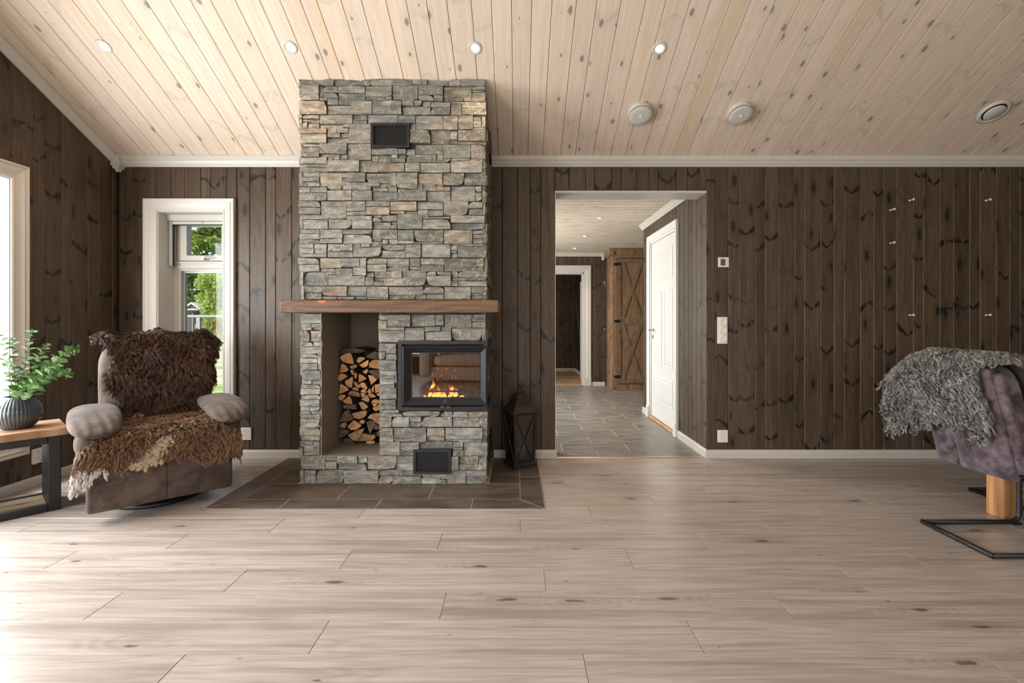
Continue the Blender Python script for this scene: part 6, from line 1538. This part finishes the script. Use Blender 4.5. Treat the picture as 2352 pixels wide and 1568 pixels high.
def disc_vent(label, p, r, up):
    t = ceil_thing('air_valve', label, 'vent', p, 'round ceiling air valves')
    bm = bmesh.new(); bm_lathe(bm, [(r*0.86, -0.0003), (r, -0.0003), (r, -up*0.55), (r*0.97, -up*0.62), (r*0.86, -up*0.62), (r*0.84, -up*0.4)], 40); obj('collar', bm, MT['white'], t, world=False, smooth=False)
    bm = bmesh.new(); bm_lathe(bm, [(r*0.80, -up*0.2), (r*0.80, -up*0.3), (0.0001, -up*0.3)], 40); obj('throat', bm, MT['hole'], t, world=False)
    bm = bmesh.new(); bm_lathe(bm, [(r*0.3, -up*0.3), (r*0.5, -up*0.8), (r*0.92, -up*0.92), (r*0.94, -up*1.0), (r*0.91, -up*1.06), (r*0.6, -up*1.10), (0.0001, -up*1.12)], 40); dk = obj('disc', bm, MT['white'], t, world=False, smooth=True)
    bm = bmesh.new(); bm_lathe(bm, [(0.011, -up*1.11), (0.010, -up*1.11-0.004), (0.0001, -up*1.11-0.005)], 16); obj('screw_cap', bm, MT['plastic'], dk, world=False)
disc_vent('white domed ceiling air valve, nearer the hall doorway', ceil_pt(1470, 257), 0.086, 0.042)
disc_vent('white domed ceiling air valve above the light switches', ceil_pt(1699, 256), 0.086, 0.042)
t = ceil_thing('air_valve', 'flat white ring-shaped ceiling air valve at the far right', 'vent', ceil_pt(2282, 256), 'round ceiling air valves')
bm = bmesh.new(); bm_lathe(bm, [(0.072, -0.001), (0.072, -0.010), (0.080, -0.016), (0.094, -0.012), (0.100, -0.0003)], 40); obj('collar', bm, MT['white'], t, world=False, smooth=True)
bm = bmesh.new(); bm_lathe(bm, [(0.074, -0.001), (0.074, -0.003), (0.0001, -0.003)], 40); obj('throat', bm, MT['hole'], t, world=False)
bm = bmesh.new(); bm_lathe(bm, [(0.045, -0.003), (0.062, -0.012), (0.064, -0.017), (0.058, -0.021), (0.0001, -0.024)], 40); obj('disc', bm, MT['white'], t, world=False, smooth=True)

# ------------------------------------------------------------------ wall fixtures on the back wall
def wall_thing(name, label, cat, x_, y_, group=None):
    p = px(x_, y_, D); return thing(name, label, cat, p, 0, group)
def socket(label, M_):
    t = bpy.data.objects.new('power_outlet', None); COL.objects.link(t); t.empty_display_size = 0.05; t.matrix_world = M_; MW[t.name] = M_
    tag(t, label, 'outlet', 'double wall sockets')
    bm = bmesh.new(); bm_box(bm, -0.042, 0.042, -0.012, 0, -0.050, 0.050, bev=0.004, seg=2); obj('plate', bm, MT['plastic'], t, world=False)
    bm = bmesh.new(); bm_box(bm, -0.030, 0.034, -0.0138, -0.011, -0.044, 0.044, bev=0.001); obj('insert', bm, MT['plastic'], t, world=False)
    for dz in (0.021, -0.021):
        bm = bmesh.new(); bm_lathe(bm, [(0.0195, 0.0137), (0.0195, 0.0150), (0.0185, 0.0150), (0.0175, 0.0110), (0.0001, 0.0108)], 24, (0.002, 0, dz), Matrix.Rotation(math.radians(90), 4, 'X')); obj('socket_well', bm, MT['plastic_d'], t, world=False)
        for dx, zz in ((-0.007, 0.006), (0.007, -0.006)):
            bm = bmesh.new(); bm_lathe(bm, [(0.0028, 0.0139), (0.0028, 0.0152), (0.0001, 0.0152)], 8, (0.002+dx, 0, dz+zz), Matrix.Rotation(math.radians(90), 4, 'X')); obj('pin_hole', bm, MT['hole'], t, world=False)
def at_back(x_, y_): return Matrix.Translation(px(x_, y_, D))
socket('white double wall socket beside the recliner', at_back(566.5, 995.5)); socket('white double wall socket below the light switches', at_back(1659, 1001))
Ys = F*-XL/(VX-85); socket('white double wall socket seen under the side table', Matrix.Translation((XL, Ys, ZC+(VY-1046)*Ys/F)) @ Matrix.Rotation(math.radians(90), 4, 'Z'))
sw = wall_thing('light_switch', 'white plate of three round dimmer switches', 'switch', 1658.5, 758.5)
bm = bmesh.new(); bm_box(bm, -0.042, 0.042, -0.010, 0, -0.108, 0.108, bev=0.004, seg=2); obj('plate', bm, MT['plastic'], sw, world=False)
bm = bmesh.new(); bm_box(bm, -0.028, 0.036, -0.012, -0.009, -0.102, 0.102, bev=0.001); obj('insert', bm, MT['plastic'], sw, world=False)
for dz in (0.068, 0.0, -0.068):
    bm = bmesh.new(); bm_lathe(bm, [(0.028, 0.0115), (0.028, 0.020), (0.026, 0.023), (0.018, 0.0225), (0.0001, 0.021)], 28, (0.004, 0, dz), Matrix.Rotation(math.radians(90), 4, 'X')); obj('dial', bm, MT['plastic'], sw, world=False, smooth=False)
th = wall_thing('thermostat', 'white thermostat with small grey display reading 22', 'thermostat', 1660.5, 602.5)
bm = bmesh.new(); bm_box(bm, -0.043, 0.043, -0.016, 0, -0.040, 0.040, bev=0.004, seg=2); obj('housing', bm, MT['plastic'], th, world=False)
bm = bmesh.new(); bm_box(bm, -0.026, 0.014, -0.0168, -0.015, -0.026, 0.026); disp = obj('display', bm, plain('lcd', srgb(92, 98, 92), 0.3), th, world=False)
for k in range(4):
    bm = bmesh.new(); bm_box(bm, 0.024, 0.036, -0.0172, -0.015, 0.020-0.014*k-0.003, 0.020-0.014*k+0.003, bev=0.001); obj('button', bm, MT['plastic_d'], th, world=False)
def text(body, size, M_, mat, parent, name='lettering', ext=0.0004):
    cu = bpy.data.curves.new(name, 'FONT'); cu.body = body; cu.size = size; cu.extrude = ext; cu.align_x = 'CENTER'
    to = bpy.data.objects.new('tmp_text', cu); COL.objects.link(to)
    me = bpy.data.meshes.new_from_object(to.evaluated_get(bpy.context.evaluated_depsgraph_get())); bpy.data.objects.remove(to)
    me.transform(M_); me.materials.append(mat); o = bpy.data.objects.new(name, me); COL.objects.link(o); o.parent = parent; return o
text('22', 0.026, Matrix.Translation((-0.006, -0.0172, -0.002)) @ Matrix.Rotation(math.radians(90), 4, 'X'), MT['hole'], disp)
bm = bmesh.new(); bm_box(bm, -0.022, 0.010, -0.0174, -0.0165, -0.020, -0.017); bm_box(bm, -0.014, 0.010, -0.0174, -0.0165, -0.013, -0.011); obj('display_bars', bm, MT['hole'], disp, world=False)
# small white screw hooks left in the bare wall
for x_, y_, lab in ((2091, 460, 'small white wall hook, upper one in the inner column of four'), (2266, 460, 'small white wall hook, upper one nearest the picture edge'), (2047, 482, 'small white wall hook, upper of the pair nearest the switches'), (2047, 558, 'small white wall hook, lower of the pair nearest the switches'), (2091, 723, 'small white wall hook, lower one in the inner column of four'), (2266, 723, 'small white wall hook, lower one nearest the picture edge')):
    hk = wall_thing('wall_hook', lab, 'hook', x_, y_, 'small white hooks on the bare wall')
    bm = bmesh.new(); bm_tube(bm, [(0.0, 0.0, 0.0), (0.0, -0.030, 0.0)], 0.0035, 8); bm_tube(bm, [(-0.014, -0.001, -0.004), (0.0, -0.004, 0)], 0.006, 8); obj('shank', bm, MT['plastic'], hk, world=False)
    bm = bmesh.new(); bm_tube(bm, [(0.0075*math.cos(a), -0.032, 0.0075*math.sin(a)) for a in [k*math.pi/8 for k in range(17)]], 0.0032, 7, cap=False); obj('eye', bm, MT['plastic'], hk, world=False, smooth=True)
# ------------------------------------------------------------------ garden outside the back window
GZ = -0.5
s = NT('lawn', 0.9, spec=0.1); s.base(s.mix(s.ramp(s.noise(s.obc(), 1.6, 5, 0.65), 0.35, 0.65), srgb(124, 146, 80), srgb(172, 188, 116))); MT['lawn'] = s.m
bm = bmesh.new(); n_ = 24
gv = [[bm.verts.new((-90 + 180*i/n_, -40 + 140*j/n_, GZ - 0.02 + (0.25*math.sin(i*1.3)*math.sin(j*1.1) if -40+140*j/n_ > 18 else 0) + max(0, (-40+140*j/n_)-35)*0.05)) for j in range(n_+1)] for i in range(n_+1)]
for i in range(n_):
    for j in range(n_): bm.faces.new((gv[i][j], gv[i+1][j], gv[i+1][j+1], gv[i][j+1]))
tag(obj('ground_lawn', bm, MT['lawn'], smooth=True), 'sunlit green lawn outside the window', 'lawn', kind='structure')
def leaf_mat(name, lo, hi):
    s = NT(name, 0.65, spec=0.2); s.base(s.mix(s.n('NewGeometry', out=8), lo, hi))
    tr = s.t.nodes.new('ShaderNodeBsdfTranslucent'); mx = s.t.nodes.new('ShaderNodeMixShader'); mx.inputs[0].default_value = 0.35
    tr.inputs[0].default_value = (*hi, 1); ou = s.t.nodes['Material Output']
    s.t.links.new(s.b.outputs[0], mx.inputs[1]); s.t.links.new(tr.outputs[0], mx.inputs[2]); s.t.links.new(mx.outputs[0], ou.inputs[0]); return s.m
MT['needle'] = leaf_mat('pine_needles', srgb(74, 98, 44), srgb(150, 168, 82)); MT['needle_d'] = leaf_mat('spruce_needles', srgb(52, 74, 40), srgb(108, 130, 70)); MT['birch'] = leaf_mat('young_leaves', srgb(134, 160, 78), srgb(196, 210, 128))
sb = NT('pine_bark', 0.9); sb.base(sb.mix(sb.ramp(sb.noise(sb.obc(), 6, 4), 0.35, 0.65), srgb(120, 84, 62), srgb(186, 144, 116))); MT['bark_o'] = sb.m
def leaf_cloud(name, cent, rad, n, size, mat, parent, seed, lobes=None):
    """many small leaves; lobes is a list of (centre, radius) clusters"""
    g = np.random.default_rng(seed)
    L = np.array([[*c, *r] for c, r in lobes]); k = g.integers(0, len(L), n)
    d = g.normal(0, 1, (n, 3)); d /= np.linalg.norm(d, axis=1)[:, None]
    p = L[k, :3] + d*L[k, 3:]*np.cbrt(g.random((n, 1)))
    a = g.normal(0, 1, (n, 3)); a /= np.linalg.norm(a, axis=1)[:, None]; b = np.cross(a, g.normal(0, 1, (n, 3))); b /= np.linalg.norm(b, axis=1)[:, None]
    sz = size*g.uniform(0.6, 1.3, (n, 1))
    V = np.stack([p - a*sz, p + b*sz*0.45, p + a*sz, p - b*sz*0.45], 1).reshape(-1, 3)
    me = bpy.data.meshes.new(name); me.from_pydata(V.tolist(), [], np.arange(4*n).reshape(n, 4).tolist()); me.materials.append(mat)
    o = bpy.data.objects.new(name, me); COL.objects.link(o)
    if parent is not None:
        o.parent = parent; me.transform(MW[parent.name].inverted())
    return tag(o, kind='stuff')
def conifer(label, x_, Y, z0, z1, rmax, mat, seed, n=2600, size=0.22, grp='conifers in the garden', trunk=0.16, dens=11):
    X = (x_-VX)*Y/F; t = thing('conifer_tree', label, 'tree', (X, Y, GZ), group=grp); g = random.Random(seed)
    bm = bmesh.new(); bm_tube(bm, [(X, Y, GZ-0.3), (X+0.05, Y, (z0+GZ)/2), (X, Y, z0), (X+0.08, Y, z1-0.5)], trunk, 8, radii=[trunk, trunk*0.95, trunk*0.8, 0.03]); obj('trunk', bm, MT['bark_o'], t)
    lobes = []
    for k in range(dens):
        f = k/(dens-1); z = z0 + (z1-z0)*f; r = rmax*(1-0.75*f)*(0.7+0.6*g.random())
        for q in range(4):
            a = g.uniform(0, 6.28); d = r*g.uniform(0.3, 0.85)
            lobes.append(((X+d*math.cos(a), Y+d*math.sin(a), z+g.uniform(-0.2, 0.2)), (r*0.42, r*0.42, 0.22+0.1*g.random())))
    leaf_cloud('crown', None, None, n, size, mat, t, seed, lobes)
conifer('tall sunlit pine filling the upper window pane', 474, 30, 4.6, 9.6, 1.25, MT['needle'], 2, 5200, 0.16, trunk=0.13, dens=12)
conifer('dark spruce behind the pine trunk', 452, 54, 0.5, 10.0, 2.2, MT['needle_d'], 3, 3600, 0.30)
conifer('dark spruce at the right of the lower pane', 505, 44, 0.5, 9.5, 1.9, MT['needle_d'], 4, 3600, 0.30)
conifer('distant spruce at the left of the lower pane', 420, 62, 0.2, 9.0, 2.4, MT['needle_d'], 5, 3000, 0.36)
conifer('distant spruce straight behind the hut', 492, 74, 0.2, 9.5, 2.2, MT['needle_d'], 6, 3000, 0.36)
def bush(label, x_, Y, z1, r, seed, n):
    X = (x_-VX)*Y/F; t = thing('young_birch', label, 'shrub', (X, Y, GZ), group='leafy shrubs in the garden'); g = random.Random(seed)
    bm = bmesh.new()
    for k in range(4): bm_tube(bm, [(X+g.uniform(-.1, .1), Y, GZ-0.1), (X+g.uniform(-.3, .3)*r, Y+g.uniform(-.3, .3)*r, GZ+(z1-GZ)*0.5), (X+g.uniform(-.6, .6)*r, Y+g.uniform(-.4, .4)*r, GZ+(z1-GZ)*0.85)], 0.025, 6, radii=[0.03, 0.02, 0.008])
    obj('stems', bm, MT['bark_o'], t)
    lobes = [((X+g.uniform(-.8, .8)*r*(1-0.6*f), Y+g.uniform(-.6, .6)*r, GZ+0.25+(z1-GZ-0.3)*f), (r*0.36, r*0.36, 0.22)) for f in [g.random()**0.8 for _ in range(26)]]
    leaf_cloud('leaves', None, None, n, 0.055, MT['birch'], t, seed, lobes)
bush('bright green leafy young birch in the lower pane', 492, 15, 2.55, 0.62, 8, 5200)
bush('low bright green shrub below the railing', 470, 18, 0.55, 0.7, 9, 3000)
bush('bright green shrub beside the grass at the right of the pane', 512, 20, 1.2, 0.6, 12, 2600)
# small white-gabled hut
X = (442-VX)*45/F; hut = thing('garden_hut', 'small garden hut with white gable boards', 'hut', (X, 45, GZ))
hb_ = plain('hut_boards', srgb(90, 92, 94), 0.8)
boxo('wall', (X-0.75, X+0.75, 45, 46.6, GZ-0.2, 2.15), hb_, hut)
bm = bmesh.new(); bm_prism(bm, [(X-0.75, 2.14), (X+0.75, 2.14), (X, 2.68)], 45.0, 46.6, lambda a, b, h: (a, h, b)); obj('gable', bm, hb_, hut)
for sx in (-1, 1):
    bm = bmesh.new(); bm_prism(bm, [(X, 2.86), (X+sx*0.95, 2.18), (X+sx*0.95, 2.04), (X, 2.70)], 44.8, 46.8, lambda a, b, h: (a, h, b)); obj('roof_slope', bm, MT['white'], hut)
boxo('gable_board', (X-0.55, X+0.55, 44.94, 44.99, 2.12, 2.24), MT['white'], hut)
# dark net enclosure
X = (444-VX)*38/F; net = thing('net_enclosure', 'dark netted enclosure standing in front of the hut', 'enclosure', (X, 38, GZ))
bm = bmesh.new(); bm_lathe(bm, [(0.42, GZ), (0.45, 0.4), (0.52, 1.45)], 18, (X, 38, 0)); obj('net', bm, plain('dark_net', srgb(72, 78, 80), 0.9), net)
bm = bmesh.new(); bm_lathe(bm, [(0.56, 1.45), (0.58, 1.86), (0.5, 1.90), (0.0001, 1.90)], 18, (X, 38, 0)); obj('cover', bm, plain('dark_cover', srgb(44, 48, 52), 0.8), net)
for k in range(4):
    a = k*math.pi/2 + 0.5; bm = bmesh.new(); bm_tube(bm, [(X+0.75*math.cos(a), 38+0.75*math.sin(a), GZ-0.1), (X+0.62*math.cos(a), 38+0.62*math.sin(a), 1.7)], 0.03, 6); obj('pole', bm, MT['chrome'], net)
# glass veranda railing
rl_ = thing('glass_railing', 'glass veranda railing with grey metal handrail outside the window', 'railing', (-3.6, 6.0, GZ))
al = plain('grey_aluminium', srgb(168, 172, 174), 0.4, 0.6)
zt = ZC + (VY-723)*6/F
boxo('handrail', (-6.4, -1.6, 5.98, 6.02, zt-0.032, zt), al, rl_, bev=0.004)
boxo('bottom_rail', (-6.4, -1.6, 5.985, 6.015, 0.06, 0.10), al, rl_)
for k, xp in enumerate((457, 700, 230)):
    x_ = (xp-VX)*6/F; boxo('post', (x_-0.022, x_+0.022, 5.98, 6.02, -0.52, zt-0.032), al, rl_)
for a, b in ((-6.35, -5.25), (-5.1, -3.98), (-3.9, -2.70), (-2.6, -1.65)):
    boxo('glass_panel', (a, b, 5.996, 6.004, 0.10, zt-0.035), MT['glass'], rl_)
